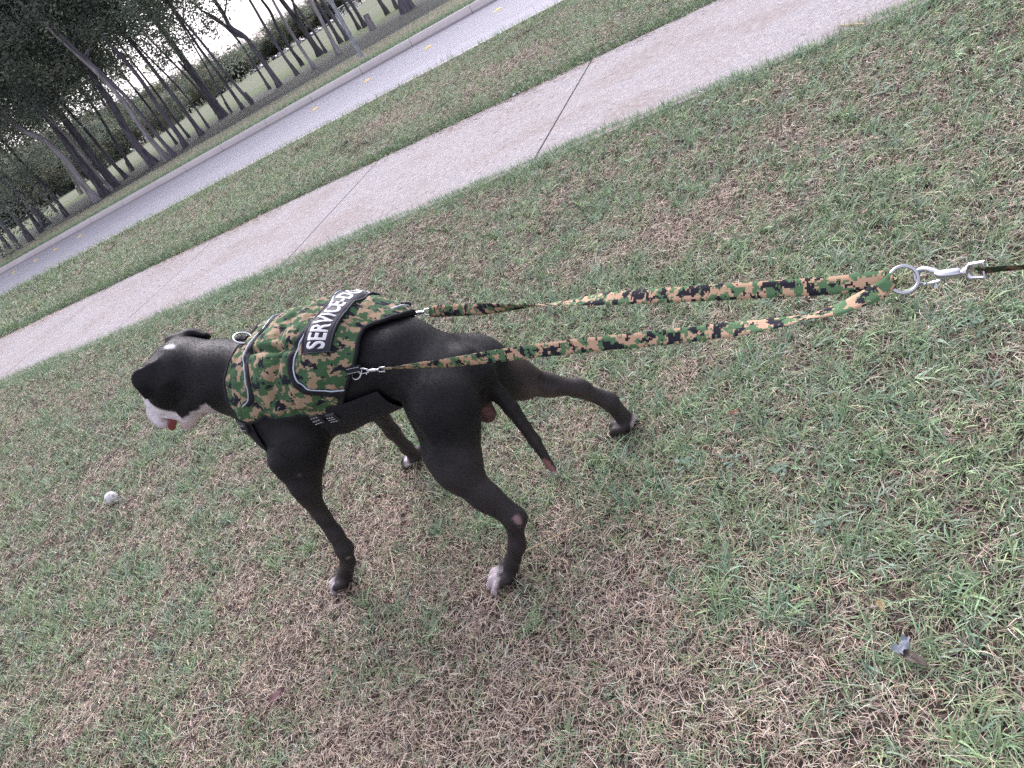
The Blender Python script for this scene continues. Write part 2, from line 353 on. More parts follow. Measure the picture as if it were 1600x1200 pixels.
def turf(x0, x1, y0, y1, dens_g, dens_s, size, edge=None, wid=1.0, bias=0.0, gain=1.0):
    area = (x1 - x0) * (y1 - y0); parts = []
    # green tufts
    nt_ = int(area * dens_g); tx = rng.uniform(x0, x1, nt_); ty = rng.uniform(y0, y1, nt_)
    br = np.clip(brownness(tx, ty) + bias, 0, 1.2)
    keep = (rng.random(nt_) > br * 1.05) & in_view(tx, ty)
    if edge is not None: keep &= edge(tx, ty)
    tx, ty, br = tx[keep], ty[keep], br[keep]; per = 6; n = len(tx) * per
    X = np.repeat(tx, per) + rng.normal(0, .008 * size, n); Y = np.repeat(ty, per) + rng.normal(0, .008 * size, n)
    tl = np.repeat(rng.uniform(.6, 1.25, len(tx)) * (1.25 - .55 * br), per)
    L = tl * rng.uniform(.018, .052, n) * size; az = rng.uniform(0, 2 * math.pi, n)
    tcol = pick(GREENS, len(tx)); ycol = np.array((.36, .36, .20)); mixf = np.clip(rng.normal(.15, .2, (len(tx), 1)) + br[:, None] * .25, 0, .8)
    tcol = tcol * (1 - mixf) + ycol * mixf
    col = np.repeat(tcol, per, 0) * rng.uniform(.8, 1.2, (n, 1)) * gain
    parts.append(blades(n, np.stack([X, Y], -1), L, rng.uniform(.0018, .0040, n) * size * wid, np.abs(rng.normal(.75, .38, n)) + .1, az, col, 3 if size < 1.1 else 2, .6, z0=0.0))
    # dry straw thatch lying over and between
    ns = int(area * dens_s); X = rng.uniform(x0, x1, ns); Y = rng.uniform(y0, y1, ns); br = np.clip(brownness(X, Y) + bias, 0, 1)
    keep = (rng.random(ns) < .13 + br * 1.05) & in_view(X, Y)
    if edge is not None: keep &= edge(X, Y)
    X, Y, br = X[keep], Y[keep], br[keep]; n = len(X)
    L = rng.uniform(.012, .050, n) * size; lean = np.clip(rng.normal(1.22, .38, n), .15, 1.75)
    z0 = rng.random(n) ** 1.7 * .024 * min(size, 1.6) + .002
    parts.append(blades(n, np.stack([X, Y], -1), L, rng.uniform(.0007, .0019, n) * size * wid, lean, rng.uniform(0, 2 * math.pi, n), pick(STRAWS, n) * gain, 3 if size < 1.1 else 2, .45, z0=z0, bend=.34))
    # matted dead litter covering the soil
    nm = int(area * dens_s * .42); X = rng.uniform(x0, x1, nm); Y = rng.uniform(y0, y1, nm); k = in_view(X, Y)
    if edge is not None: k &= edge(X, Y)
    X, Y = X[k], Y[k]; n = len(X)
    parts.append(blades(n, np.stack([X, Y], -1), rng.uniform(.012, .034, n) * size, rng.uniform(.0010, .0026, n) * size, rng.uniform(1.3, 1.75, n), rng.uniform(0, 6.28, n), pick(STRAWS * .52, n), 2, .1, z0=rng.uniform(.001, .009, n), bend=.4))
    return parts
def join(parts):
    V, F, C, k = [], [], [], 0
    for v, f, c in parts: V.append(v); F.append(f + k); C.append(c); k += len(v)
    return np.concatenate(V), np.concatenate(F), np.concatenate(C)
def _blade(t, b):
    a = nd(t, 'ShaderNodeAttribute', attribute_name='Col'); t.links.new(a.outputs['Color'], b.inputs['Base Color'])
M_BLADE = mat('grass_blade', rough=.62, spec=.25, build=_blade)
def wob(x, s=1.0): return .014 * np.sin(x * 3.1 * s) + .012 * np.sin(x * 7.7 * s + 1) + .010 * np.sin(x * 19 * s + 2)
near_e = lambda x, y: y < Y_W0 + .03 + wob(x)
parts = []
parts += turf(-1.6, .9, .25, 1.9, 3675, 24097, .92)
parts += turf(-3.3, -1.6, .25, 1.9, 2800, 17212, .98)
parts += turf(-1.6, 1.0, 1.9, 3.0, 2975, 17212, 1.0)
parts += turf(-4.0, -1.6, 1.9, 3.0, 2187, 12048, 1.05)
parts += turf(-2.4, 1.2, 3.0, 4.30, 2012, 10327, 1.12, near_e, bias=-.03)
parts += turf(-6.0, -2.4, 3.0, 4.32, 1487, 7458, 1.25, near_e)
parts += turf(-6.0, -3.3, .25, 1.9, 1575, 9180, 1.15)
parts += turf(-6.0, -4.0, 1.9, 3.0, 1487, 8032, 1.2)
parts += turf(-9.5, -6.0, 1.0, 4.32, 875, 4819, 1.5, near_e)
WIDE = True                        # plainer turf continuing to the right and behind
parts += turf(.9, 3.6, -.5, 4.30, 900, 6500, 1.35, near_e)
parts += turf(-3.0, .9, -.5, .25, 900, 6500, 1.3)
WIDE = False
# lush edge along the sidewalk
def lush(x0, x1, ya, yb, n, size, side, gain=1.0):
    X = rng.uniform(x0, x1, n); u = rng.random(n) ** 1.5
    Y = (ya + (yb - ya) * u) + wob(X); k = in_view(X, Y); X, Y = X[k], Y[k]; m = len(X)
    az = np.where(rng.random(m) < .6, math.pi / 2 * side + rng.normal(0, .7, m), rng.uniform(0, 6.28, m))
    return blades(m, np.stack([X, Y], -1), rng.uniform(.03, .085, m) * size, rng.uniform(.002, .0042, m) * size, np.abs(rng.normal(.5, .35, m)), az, pick(GREENS[:4], m) * gain, 2, .9)
# bolder tufts of broader blades where the lawn is green
def tufts(x0, x1, y0, y1, dens, size):
    n = int((x1 - x0) * (y1 - y0) * dens); tx = rng.uniform(x0, x1, n); ty = rng.uniform(y0, y1, n); k = (brownness(tx, ty) < .26 + rng.normal(0, .06, n)) & in_view(tx, ty) & near_e(tx, ty); tx, ty = tx[k], ty[k]
    per = 9; m = len(tx) * per; X = np.repeat(tx, per) + rng.normal(0, .006, m); Y = np.repeat(ty, per) + rng.normal(0, .006, m); a0 = np.repeat(rng.uniform(0, 6.28, len(tx)), per)
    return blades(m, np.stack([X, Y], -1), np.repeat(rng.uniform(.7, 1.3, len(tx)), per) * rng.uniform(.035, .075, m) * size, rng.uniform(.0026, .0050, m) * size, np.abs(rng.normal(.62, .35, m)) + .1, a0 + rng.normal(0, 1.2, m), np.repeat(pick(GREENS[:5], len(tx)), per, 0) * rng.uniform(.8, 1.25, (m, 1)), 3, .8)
parts.append(tufts(-1.6, .9, .25, 3.0, 300, 1.0)); parts.append(tufts(-6, -1.6, .25, 3.0, 170, 1.0)); parts.append(tufts(-6, 1.2, 3.0, 4.3, 170, 1.15))
parts.append(lush(-3.5, .9, Y_W0 + .02, Y_W0 - .20, 9000, .85, 1))
parts.append(lush(-12, -3.5, Y_W0 + .02, Y_W0 - .32, 16000, 1.0, 1))
V, F, C = join(parts)
tag(link('lawn_grass', mesh_np('lawn_grass', V, F, C), M_BLADE), 'patchy half dry mown grass of the near lawn round the dog', 'grass', kind='stuff')
# verge between sidewalk and road
vg_e = lambda x, y: (y > Y_W1 - .02 + wob(x)) & (y < Y_V1 + .03)
parts = []
parts += turf(-5, 1.6, Y_W1 - .05, Y_V1, 1085, 4131, 1.3, vg_e, bias=-.10, gain=1.15)
parts += turf(-11, -5, Y_W1 - .05, Y_V1, 577, 2180, 1.8, vg_e, bias=-.10, gain=1.15)
parts += turf(-22, -11, Y_W1 - .05, Y_V1, 192, 745, 2.9, vg_e, bias=-.10, gain=1.15)
WIDE = True; parts += turf(1.6, 6.0, Y_W1 - .05, Y_V1, 320, 1700, 1.8, vg_e, bias=-.1, gain=1.15); WIDE = False
parts.append(lush(-6, 1.6, Y_W1, Y_W1 + .30, 11000, 1.1, -1, .8)); parts.append(lush(-22, -6, Y_W1, Y_W1 + .34, 15000, 1.45, -1, .8))
parts.append(lush(-22, 2, Y_V1 + .03, Y_V1 - .35, 5200, 1.4, 1)); parts.append(lush(-9, 2, Y_V1 + .05, Y_V1 - .1, 60, 2.6, 1))
V, F, C = join(parts)
tag(link('verge_grass', mesh_np('verge_grass', V, F, C), M_BLADE), 'strip of mown grass between the sidewalk and the road', 'grass', kind='stuff')
# beyond the road: short turf along the kerb
n = 60000; X = -4 - 40 * rng.random(n) ** 1.3; Y = Y_K1 + (rng.random(n) ** 1.2) * 3.0; k = in_view(X, Y); X, Y = X[k], Y[k]; n = len(X)
f = np.clip((Y - Y_K1) / 1.1 + rng.normal(0, .25, n), 0, 1)[:, None]
col = pick(GREENS[:4], n) * 1.2 * (1 - f) + pick(np.array([(.62, .59, .44), (.70, .64, .50), (.48, .52, .36)]), n) * f
L = np.where(Y < Y_K1 + .5, rng.uniform(.06, .13, n), rng.uniform(.03, .07, n))
V, F, C = blades(n, np.stack([X, Y], -1), L, np.full(n, .014), np.abs(rng.normal(.5, .3, n)), rng.uniform(0, 6.28, n), col, 2, .8)
tag(link('roadside_grass', mesh_np('roadside_grass', V, F, C), M_BLADE), 'green to tan grass strip between the far kerb and the grove', 'grass', kind='stuff')
# dry clippings scattered on the sidewalk
n = 11000; X = rng.uniform(-14, 1.2, n); Y = np.where(rng.random(n) < .72, Y_W1 - np.abs(rng.normal(0, .13, n)) + .02, rng.uniform(Y_W0, Y_W1, n))
k = in_view(X, Y) & (np.sin(X * 1.7) + .5 * np.sin(X * 4.3 + 1) + rng.normal(0, .5, n) > -.3); X, Y = X[k], Y[k]; n = len(X)
V, F, C = blades(n, np.stack([X, Y], -1), rng.uniform(.015, .06, n), rng.uniform(.0025, .0048, n), rng.uniform(1.50, 1.6, n), rng.normal(2.9, .7, n), pick(STRAWS[[0, 1, 4]], n) * .85, 2, .0, z0=.0125, bend=.3)
tag(link('grass_clippings', mesh_np('grass_clippings', V, F, C), M_BLADE), 'dry grass clippings strewn on the sidewalk', 'clippings', kind='stuff')

# clumps of dead thatch thrown up on the verge
TH = []
for i, (px, py, lb) in enumerate(((476, 231, 'dark clump of dead thatch on the verge, largest and leftmost'), (543, 228, 'thin dark clump of thatch on the verge, middle one'), (570, 229, 'small dark clump of thatch on the verge, rightmost of three'), (822, 56, 'reddish thatch clump on the verge near the top edge'))):
    c = at_z(px, py); n = 90; X = c[0] + rng.normal(0, .13, n); Y = c[1] + rng.normal(0, .05, n)
    V, F, C = blades(n, np.stack([X, Y], -1), rng.uniform(.03, .08, n), rng.uniform(.006, .012, n), rng.uniform(.7, 1.5, n), rng.uniform(0, 6.28, n), pick(np.array([(.07, .045, .035), (.11, .07, .05), (.05, .035, .03)]), n), 2, .3, z0=.03)
    TH.append((V, F, C))
V, F, C = join(TH); tag(link('dead_thatch', mesh_np('dead_thatch', V, F, C), M_BLADE), 'dark bits of dead thatch thrown up on the verge', 'thatch', kind='stuff')
# ---------------------------------------------------------------- dog body as a blended distance field
M = 1.335
def rc(P, a, b, r0, r1, ax=None, s=1.0):
    """round cone a->b; ax/s squash the section along axis ax by factor s"""
    a = np.array(a, float); b = np.array(b, float)
    if ax is not None:
        ax = np.array(ax, float); ax /= np.linalg.norm(ax)
        k = 1.0 / s - 1.0
        P = P + ((P - a) @ ax)[..., None] * k * ax
        b = b + ((b - a) @ ax) * k * ax
    d = b - a; L2 = max(float(d @ d), 1e-9)
    t = np.clip(((P - a) @ d) / L2, 0, 1)
    q = P - a - t[..., None] * d
    dist = np.sqrt((q * q).sum(-1)) - (r0 + (r1 - r0) * t)
    return dist * (min(s, 1.0) if ax is not None else 1.0)
YA = (0, 1, 0)
TORSO = [  # a, b, r0, r1, axis, squash, blend
    ((-1.60, M, .585), (-1.46, M, .565), .118, .145, YA, .90, .03),
    ((-1.46, M, .565), (-1.30, M, .580), .145, .125, YA, .92, .05),
    ((-1.30, M, .580), (-1.16, M, .570), .122, .092, YA, .95, .05),
    ((-1.16, M, .555), (-1.06, M, .472), .088, .070, YA, 1.05, .05),
    ((-1.06, M, .472), (-1.005, M, .462), .074, .050, YA, 1.15, .05),
    ((-1.55, M, .635), (-1.35, M, .650), .062, .055, YA, 1.25, .05),   # withers and back
    ((-1.35, M, .650), (-1.13, M, .550), .055, .050, YA, 1.15, .05),
    ((-1.585, M, .605), (-1.72, M, .670), .100, .084, YA, .95, .06),   # neck
    ((-1.72, M, .670), (-1.84, M, .735), .084, .072, YA, 1.0, .05),
    ((-1.61, M-.01, .515), (-1.72, M-.01, .600), .092, .058, YA, 1.0, .06),
]
LIMBS = [
    # left fore
    ((-1.59, 1.235, .56), (-1.525, 1.200, .46), .078, .063, YA, .8, .05),
    ((-1.515, 1.200, .46), (-1.540, 1.162, .38), .062, .042, YA, .9, .04),
    ((-1.572, 1.175, .45), (-1.560, 1.150, .345), .047, .032, None, 1, .03),
    ((-1.565, 1.150, .36), (-1.560, 1.128, .20), .034, .0225, None, 1, .03),
    ((-1.560, 1.128, .20), (-1.564, 1.120, .145), .0225, .0265, None, 1, .02),
    ((-1.564, 1.120, .145), (-1.585, 1.114, .095), .0265, .0215, None, 1, .02),
    ((-1.585, 1.114, .095), (-1.642, 1.112, .042), .0215, .024, None, 1, .02),
    # right fore
    ((-1.55, 1.435, .58), (-1.49, 1.465, .46), .070, .060, YA, .75, .05),
    ((-1.49, 1.465, .46), (-1.505, 1.495, .37), .060, .040, YA, .9, .04),
    ((-1.51, 1.495, .375), (-1.565, 1.55, .195), .038, .025, None, 1, .03),
    ((-1.565, 1.55, .195), (-1.588, 1.58, .095), .025, .022, None, 1, .02),
    ((-1.588, 1.58, .095), (-1.608, 1.605, .042), .022, .024, None, 1, .02),
    # left hind
    ((-1.075, 1.265, .498), (-1.058, 1.215, .455), .076, .078, YA, .85, .06),
    ((-1.058, 1.215, .455), (-1.072, 1.165, .365), .076, .055, YA, .8, .05),
    ((-1.085, 1.165, .375), (-1.055, 1.138, .325), .048, .046, None, 1, .04),
    ((-1.04, 1.235, .465), (-1.034, 1.17, .36), .052, .034, YA, .8, .05),
    ((-1.062, 1.140, .330), (-1.022, 1.122, .255), .048, .035, YA, .9, .04),
    ((-1.022, 1.122, .255), (-.978, 1.110, .182), .035, .027, None, 1, .03),
    ((-.990, 1.122, .26), (-.957, 1.110, .175), .011, .016, None, 1, .025),
    ((-.974, 1.110, .178), (-1.000, 1.092, .105), .028, .0215, None, 1, .02),
    ((-1.000, 1.092, .105), (-1.048, 1.075, .045), .0215, .024, None, 1, .02),
    # right hind
    ((-1.085, 1.390, .455), (-1.055, 1.430, .405), .073, .069, YA, .85, .06),
    ((-1.050, 1.440, .435), (-1.005, 1.460, .355), .070, .053, YA, .85, .05),
    ((-1.02, 1.415, .42), (-.985, 1.455, .315), .055, .042, YA, .8, .05),
    ((-1.000, 1.455, .355), (-.943, 1.502, .262), .048, .032, YA, .9, .04),
    ((-.943, 1.502, .262), (-.883, 1.530, .208), .030, .023, None, 1, .03),
    ((-.955, 1.495, .27), (-.866, 1.535, .208), .010, .013, None, 1, .025),
    ((-.883, 1.530, .206), (-.832, 1.555, .125), .025, .0245, None, 1, .02),
    ((-.832, 1.555, .125), (-.822, 1.565, .045), .0245, .027, None, 1, .02),
    # tail
    ((-1.01, M, .505), (-.985, 1.333, .460), .038, .030, None, 1, .03),
    ((-.985, 1.333, .460), (-.957, 1.322, .345), .028, .0225, None, 1, .02),
    ((-.957, 1.322, .345), (-.937, 1.302, .245), .0225, .018, None, 1, .01),
    ((-.937, 1.302, .245), (-.921, 1.279, .155), .018, .0115, None, 1, .01),
    # rear under the tail
    ((-1.035, 1.325, .43), (-1.030, 1.318, .385), .030, .027, None, 1, .035),
    ((-1.030, 1.318, .385), (-1.022, 1.312, .352), .026, .027, None, 1, .012),
]
LIMBS = [(a, b, r0 * k_, r1 * k_, ax, s, k) for a, b, r0, r1, ax, s, k in LIMBS for k_ in ((.95 if max(a[2], b[2]) > .42 else .88) if not (a[0] > -1.02 and abs(a[1] - 1.32) < .05) else .84,)]
def paw(c, yaw, size=1.0):
    """four toes and a pad; c = point under the pastern, yaw = heading of the toes"""
    f = np.array([np.cos(yaw), np.sin(yaw), 0]); s = np.array([-np.sin(yaw), np.cos(yaw), 0])
    c = np.array(c, float); out = []
    for k, (lat, fw, r) in enumerate(((-.033, .008, .0112), (-.0120, .026, .0125), (.0120, .026, .0125), (.033, .008, .0112))):
        a = c + s * lat * .75 * size + f * (-.012) * size + np.array([0, 0, .036]) * size
        m = c + s * lat * size + f * (.012 + fw) * size + np.array([0, 0, .030]) * size
        e = c + s * lat * 1.05 * size + f * (.030 + fw) * size + np.array([0, 0, .013]) * size
        out.append((tuple(a), tuple(m), .0125 * size, r * size, None, 1, .007))
        out.append((tuple(m), tuple(e), r * size, r * .86 * size, None, 1, .0015))
    out.append((tuple(c + np.array([0, 0, .022])), tuple(c + f * .02 + np.array([0, 0, .02])), .020, .016, None, 1, .01))
    return out
PAWS = paw((-1.648, 1.112, 0), np.radians(178)) + paw((-1.610, 1.608, .004), np.radians(172)) \
     + paw((-1.066, 1.070, 0), np.radians(186)) + paw((-.826, 1.562, 0), np.radians(150), .95)
def hd(x, y, z): return (x - .045, y - .005, z + .012)
HEAD = [(hd(*a), hd(*b), r0, r1, ax, s, k) for a, b, r0, r1, ax, s, k in [
    ((-1.785, 1.330, .722), (-1.835, 1.325, .715), .070, .070, YA, 1.15, .04),   # skull
    ((-1.835, 1.325, .715), (-1.900, 1.312, .690), .066, .056, YA, 1.15, .03),   # brow
    ((-1.835, 1.262, .700), (-1.875, 1.262, .650), .044, .038, None, 1, .03),     # cheeks
    ((-1.835, 1.384, .695), (-1.875, 1.374, .650), .044, .038, None, 1, .03),
    ((-1.900, 1.308, .690), (-1.946, 1.285, .634), .048, .041, YA, 1.08, .02),  # muzzle
    ((-1.910, 1.268, .668), (-1.918, 1.248, .626), .026, .026, None, 1, .015),      # flews
    ((-1.920, 1.340, .660), (-1.940, 1.318, .616), .026, .026, None, 1, .015),
    ((-1.800, 1.292, .640), (-1.850, 1.262, .588), .036, .022, YA, 1.15, .015),   # lower jaw
    ((-1.735, 1.296, .640), (-1.825, 1.290, .628), .050, .038, YA, 1.1, .04),   # throat
    ((-1.865, 1.278, .730), (-1.890, 1.278, .710), .017, .015, None, 1, .02),      # brow ridges
    ((-1.870, 1.368, .730), (-1.895, 1.363, .710), .017, .015, None, 1, .02),
]]
# ears: folded drop ears
EP = [(-1.8440, 1.2530, .7860), (-1.8675, 1.2270, .7820), (-1.8820, 1.2080, .7420)]
EARS = [
    (hd(-1.800, 1.262, .745), hd(-1.832, 1.262, .775), .028, .026, (0, .6, -.8), .5, .02),
    (EP[0], EP[1], .022, .030, (-.815, .531, -.23), .30, .012),
    (EP[1], EP[2], .030, .013, (-.815, .531, -.23), .30, .004),
    (hd(-1.815, 1.388, .745), hd(-1.850, 1.420, .775), .032, .030, (0, .6, .8), .55, .02),
    (hd(-1.850, 1.420, .775), hd(-1.822, 1.448, .762), .028, .027, (0, .6, .8), .5, .010),
    (hd(-1.822, 1.448, .762), hd(-1.785, 1.448, .742), .026, .019, (0, .8, .6), .6, .008),
]
def smin(a, b, k):
    h = np.clip(.5 + .5 * (b - a) / k, 0, 1)
    return b + (a - b) * h - k * h * (1 - h)
def field(P, prims, d=None):
    for a, b, r0, r1, ax, s, k in prims:
        e = rc(P, a, b, r0, r1, ax, s)
        d = e if d is None else smin(d, e, k)
    return d
def body_field(x, y, z, groups):
    """evaluate on a grid, each primitive only inside its own box"""
    D = np.full((len(x), len(y), len(z)), 1.0, np.float32)
    for prims in groups:
        for a, b, r0, r1, ax, s, k in prims:
            R = max(r0, r1) * max(1, s) + k + .03
            sl = []
            for v, i in ((x, 0), (y, 1), (z, 2)):
                lo = min(a[i], b[i]) - R; hi = max(a[i], b[i]) + R
                i0, i1 = np.searchsorted(v, (lo, hi)); sl.append(slice(i0, i1))
            if any(q.stop <= q.start for q in sl): continue
            X = np.stack(np.meshgrid(x[sl[0]], y[sl[1]], z[sl[2]], indexing='ij'), -1)
            e = rc(X, a, b, r0, r1, ax, s)
            D[tuple(sl)] = smin(D[tuple(sl)], e, k)
    return D
def surface_nets(D, x, y, z):
    """dual mesh of the zero level: returns vertices and quads"""
    S = D < 0
    nx, ny, nz = D.shape
    corners = [(i, j, k) for i in (0, 1) for j in (0, 1) for k in (0, 1)]
    def c(A, i, j, k): return A[i:nx - 1 + i, j:ny - 1 + j, k:nz - 1 + k]
    cnt = sum(c(S, *q).astype(np.int8) for q in corners)
    act = (cnt > 0) & (cnt < 8)
    I, J, K = np.nonzero(act)
    acc = np.zeros((len(I), 3)); n = np.zeros(len(I))
    for q in corners:
        for ax in range(3):
            if q[ax]: continue
            r = list(q); r[ax] = 1
            d0 = D[I + q[0], J + q[1], K + q[2]].astype(float); d1 = D[I + r[0], J + r[1], K + r[2]].astype(float)
            m = (d0 < 0) != (d1 < 0)
            t = np.where(m, d0 / np.where(m, d0 - d1, 1), 0)
            p = np.array([np.full(len(I), float(v)) for v in q]).T
            p[:, ax] += t
            acc += p * m[:, None]; n += m
    acc /= n[:, None]
    h = x[1] - x[0]
    V = np.stack([x[I], y[J], z[K]], -1) + acc * h
    idx = np.full(act.shape, -1, np.int32); idx[I, J, K] = np.arange(len(I))
    F = []
    for ax in range(3):
        o = [a for a in range(3) if a != ax]
        sl0 = [slice(1, -1)] * 3; sl0[ax] = slice(0, -1)
        sl1 = list(sl0); sl1[ax] = slice(1, None)
        A = S[tuple(sl0)]; B = S[tuple(sl1)]
        P = np.array(np.nonzero(A != B)).T
        inside = A[tuple(P.T)]
        for q in range(3):
            if q != ax: P[:, q] += 1
        def g(da, db):
            Q = P.copy(); Q[:, o[0]] += da; Q[:, o[1]] += db
            return idx[tuple(Q.T)]
        quad = np.stack([g(-1, -1), g(0, -1), g(0, 0), g(-1, 0)], -1)
        flip = inside if ax != 1 else ~inside
        quad[~flip] = quad[~flip][:, ::-1]
        F.append(quad)
    return V, np.concatenate(F)

# ---------------------------------------------------------------- vest: shell around the trunk
VP0 = np.array([-1.72, M, .645]); VT = np.array([-1.12, M, .575]) - VP0; VT /= np.linalg.norm(VT)
VU = np.array([-VT[2], 0, VT[0]]); VU *= np.sign(VU[2]); VL = np.array([0, -1.0, 0])
VB = TORSO + [q for q in LIMBS if q[0] in ((-1.59, 1.235, .56), (-1.55, 1.435, .58))]
def vdir(th): return np.cos(th)[..., None] * VU + np.sin(th)[..., None] * VL
def vest_r(s, th):
    """distance from the axis to the coat of the dog"""
    s, th = np.broadcast_arrays(np.asarray(s, float), np.asarray(th, float))
    o = VP0 + s[..., None] * VT; d = vdir(th)
    r = np.full(s.shape, .30)
    for _ in range(40):
        r = r - field(o + r[..., None] * d, VB) * .8
    return r
def vest_p(s, th, off): 
    s, th = np.broadcast_arrays(np.asarray(s, float), np.asarray(th, float))
    return VP0 + s[..., None] * VT + (vest_r(s, th) + off)[..., None] * vdir(th)
# ================================================================ the dog
def build_dog():
    h = .0045
    x = np.arange(-2.08, -.72, h); y = np.arange(.98, 1.70, h); z = np.arange(-.02, .88, h)
    D = body_field(x, y, z, [TORSO, LIMBS, PAWS, HEAD, EARS])
    # hollows: mouth slit, inner ears, eye sockets, groove down the loin, tendon hollows above the hocks
    def carve(a, b, r0, r1, k, ax=None, s=1.0):
        R_ = max(r0, r1) + k + .02; sl = []
        for v, i in ((x, 0), (y, 1), (z, 2)): sl.append(slice(*np.searchsorted(v, (min(a[i], b[i]) - R_, max(a[i], b[i]) + R_))))
        X = np.stack(np.meshgrid(x[sl[0]], y[sl[1]], z[sl[2]], indexing='ij'), -1)
        e = rc(X, a, b, r0, r1, ax, s); D[tuple(sl)] = -smin(-D[tuple(sl)], e, k)
    carve(hd(-1.886, 1.225, .622), hd(-1.866, 1.300, .640), .0165, .012, .006)
    carve(hd(-1.868, 1.228, .648), hd(-1.850, 1.262, .652), .006, .004, .006)
    carve((-1.828, 1.2520, .794), (-1.8405, 1.2130, .752), .0035, .004, .010)          # crease behind the ear flap
    carve((-1.150, 1.185, .545), (-1.115, 1.135, .440), .012, .014, .045)              # flank fold before the thigh
    carve((-1.035, 1.120, .470), (-1.035, 1.098, .385), .006, .006, .030)              # thigh muscles
    carve((-1.020, 1.074, .300), (-.985, 1.072, .215), .0075, .006, .022)              # hollow before the heel tendon
    carve((-1.585, 1.128, .395), (-1.580, 1.100, .270), .0055, .004, .022)             # forearm muscles
    carve((-1.545, 1.100, .330), (-1.552, 1.090, .200), .0045, .004, .016)
    carve((-1.495, 1.120, .520), (-1.500, 1.105, .440), .008, .008, .04)               # behind the elbow
    carve((-.985, 1.440, .380), (-.915, 1.485, .270), .004, .004, .020)
    carve((-.968, 1.470, .300), (-.915, 1.500, .232), .003, .003, .014)
    V, F = surface_nets(D, x, y, z)
    me = mesh_np('body', V, F)
    # light smoothing with the mesh's own neighbours
    e = np.zeros(len(me.edges) * 2, np.int32); me.edges.foreach_get('vertices', e); e = e.reshape(-1, 2)
    for lam in (.5, .5):
        S = np.zeros_like(V); n = np.zeros(len(V))
        np.add.at(S, e[:, 0], V[e[:, 1]]); np.add.at(S, e[:, 1], V[e[:, 0]]); np.add.at(n, e[:, 0], 1); np.add.at(n, e[:, 1], 1)
        V = V + lam * (S / n[:, None] - V)
    # coat colours: they belong to the coat, wherever the light comes from
    C = np.tile(np.array((.0062, .0060, .0085)), (len(V), 1))
    def wn(f, k): return vnoise(V[:, 0] + V[:, 2] * .7, V[:, 1] + V[:, 2] * .6, f, k)
    def paint(w_, col): 
        nonlocal C
        w_ = np.clip(w_, 0, 1)[:, None]; C = C * (1 - w_) + np.array(col) * w_
    def ball(c, r, soft=.3, wob_=.25, f=60, stretch=(1, 1, 1)):
        d = np.sqrt((((V - np.array(c)) * np.array(stretch)) ** 2).sum(1)) / r + wob_ * (wn(f, 7) - .5)
        return (1 - d) / soft
    leg = np.clip((.44 - V[:, 2]) / .12, 0, 1) * np.clip((V[:, 0] + 1.72) / .05, 0, 1)
    legs_only = leg * np.clip(np.abs(V[:, 1] - M) / .05, 0, 1)
    paint(legs_only * .85, (.036, .030, .0315))                                       # thin brownish coat on the legs
    inner = np.clip((V[:, 1] - 1.40) / .03, 0, 1) * np.clip((1.53 - V[:, 1]) / .03, 0, 1) * (V[:, 0] > -1.03)
    paint(inner * np.clip((wn(22, 1) - .25) / .4, 0, 1) * .75 * (V[:, 2] < .42), (.085, .060, .056))   # bare skin inside the right thigh
    paint(ball((-1.50, 1.47, .40), .06, .6) * .5 * (V[:, 1] > 1.40), (.09, .062, .055))
    # white on the muzzle, lips, throat
    n_ = np.array([-.55, -.38, -.74])
    q = V - np.array(hd(-1.915, 1.29, .655)); 
    a0 = np.array(hd(-1.855, 1.20, .725)); a1 = np.array(hd(-1.845, 1.19, .618))
    hx, hy, hz = V[:, 0] + .045, V[:, 1] + .005, V[:, 2] - .012                      # head coordinates
    edge_ = (-(hx + 1.853) * 1.0 + (.684 - hz) * .62 + (wn(70, 2) - .5) * .010 - .001)
    paint(np.clip((edge_ - .0) / .006, 0, 1) * (hx < -1.83) * (hz < .742), (.68, .65, .69))
    lo = np.clip((.626 - hz + .15 * (hx + 1.80) + (wn(50, 3) - .5) * .012) / .008, 0, 1) * (hx < -1.70) * (hx > -1.90) * (hz > .54)
    paint(lo, (.55, .49, .50))
    paint(ball(hd(-1.868, 1.23, .590), .040, .5) * .45, (.55, .38, .37))              # pink lip
    paint(ball((-1.811, 1.316, .811), .021, .25, .3, 90, (1, 1.9, 1)), (.62, .60, .66))  # spot on the poll
    paint(ball(hd(-1.872, 1.262, .632), .028, .35) * 1.2, (.045, .012, .014))                # inside of the mouth
    # paws, tail tip, scars
    paint(ball((-1.685, 1.085, .025), .030, .3), (.50, .47, .50)); paint(ball((-1.675, 1.125, .02), .018, .4), (.4, .38, .4))
    paint(ball((-1.118, 1.050, .028), .050, .22), (.60, .53, .56)); paint(ball((-1.075, 1.062, .060), .018, .4), (.5, .46, .48))
    paint(ball((-.792, 1.566, .022), .030, .3, .3, 60, (1.2, .9, 1)), (.42, .36, .38))
    paint(ball((-1.622, 1.588, .030), .026, .3), (.62, .58, .6))
    tl = (V[:, 0] > -.96) & (V[:, 2] < .22) & (V[:, 1] < 1.33) & (V[:, 1] > 1.24)
    paint(ball((-.922, 1.266, .186), .034, .3, .3, 60, (1, 1, .75)) * tl * (V[:, 1] < 1.276 + (wn(60, 9) - .5) * .01), (.30, .15, .14))
    paint(ball((-.921, 1.275, .150), .013, .4) * tl, (.5, .47, .49))
    paint(ball((-1.006, 1.212, .552), .012, .8, .8, 150) * .55, (.30, .21, .22))
    paint(ball((-.952, 1.090, .190), .014, .5, .7, 130, (1.3, 1, .62)), (.32, .20, .21))
    paint(ball((-1.517, 1.137, .421), .010, .8, .9, 150, (1, 1, 1.6)) * .5, (.16, .13, .13))
    paint(ball((-1.552, 1.10, .125), .011, .5) * .6, (.25, .23, .24))
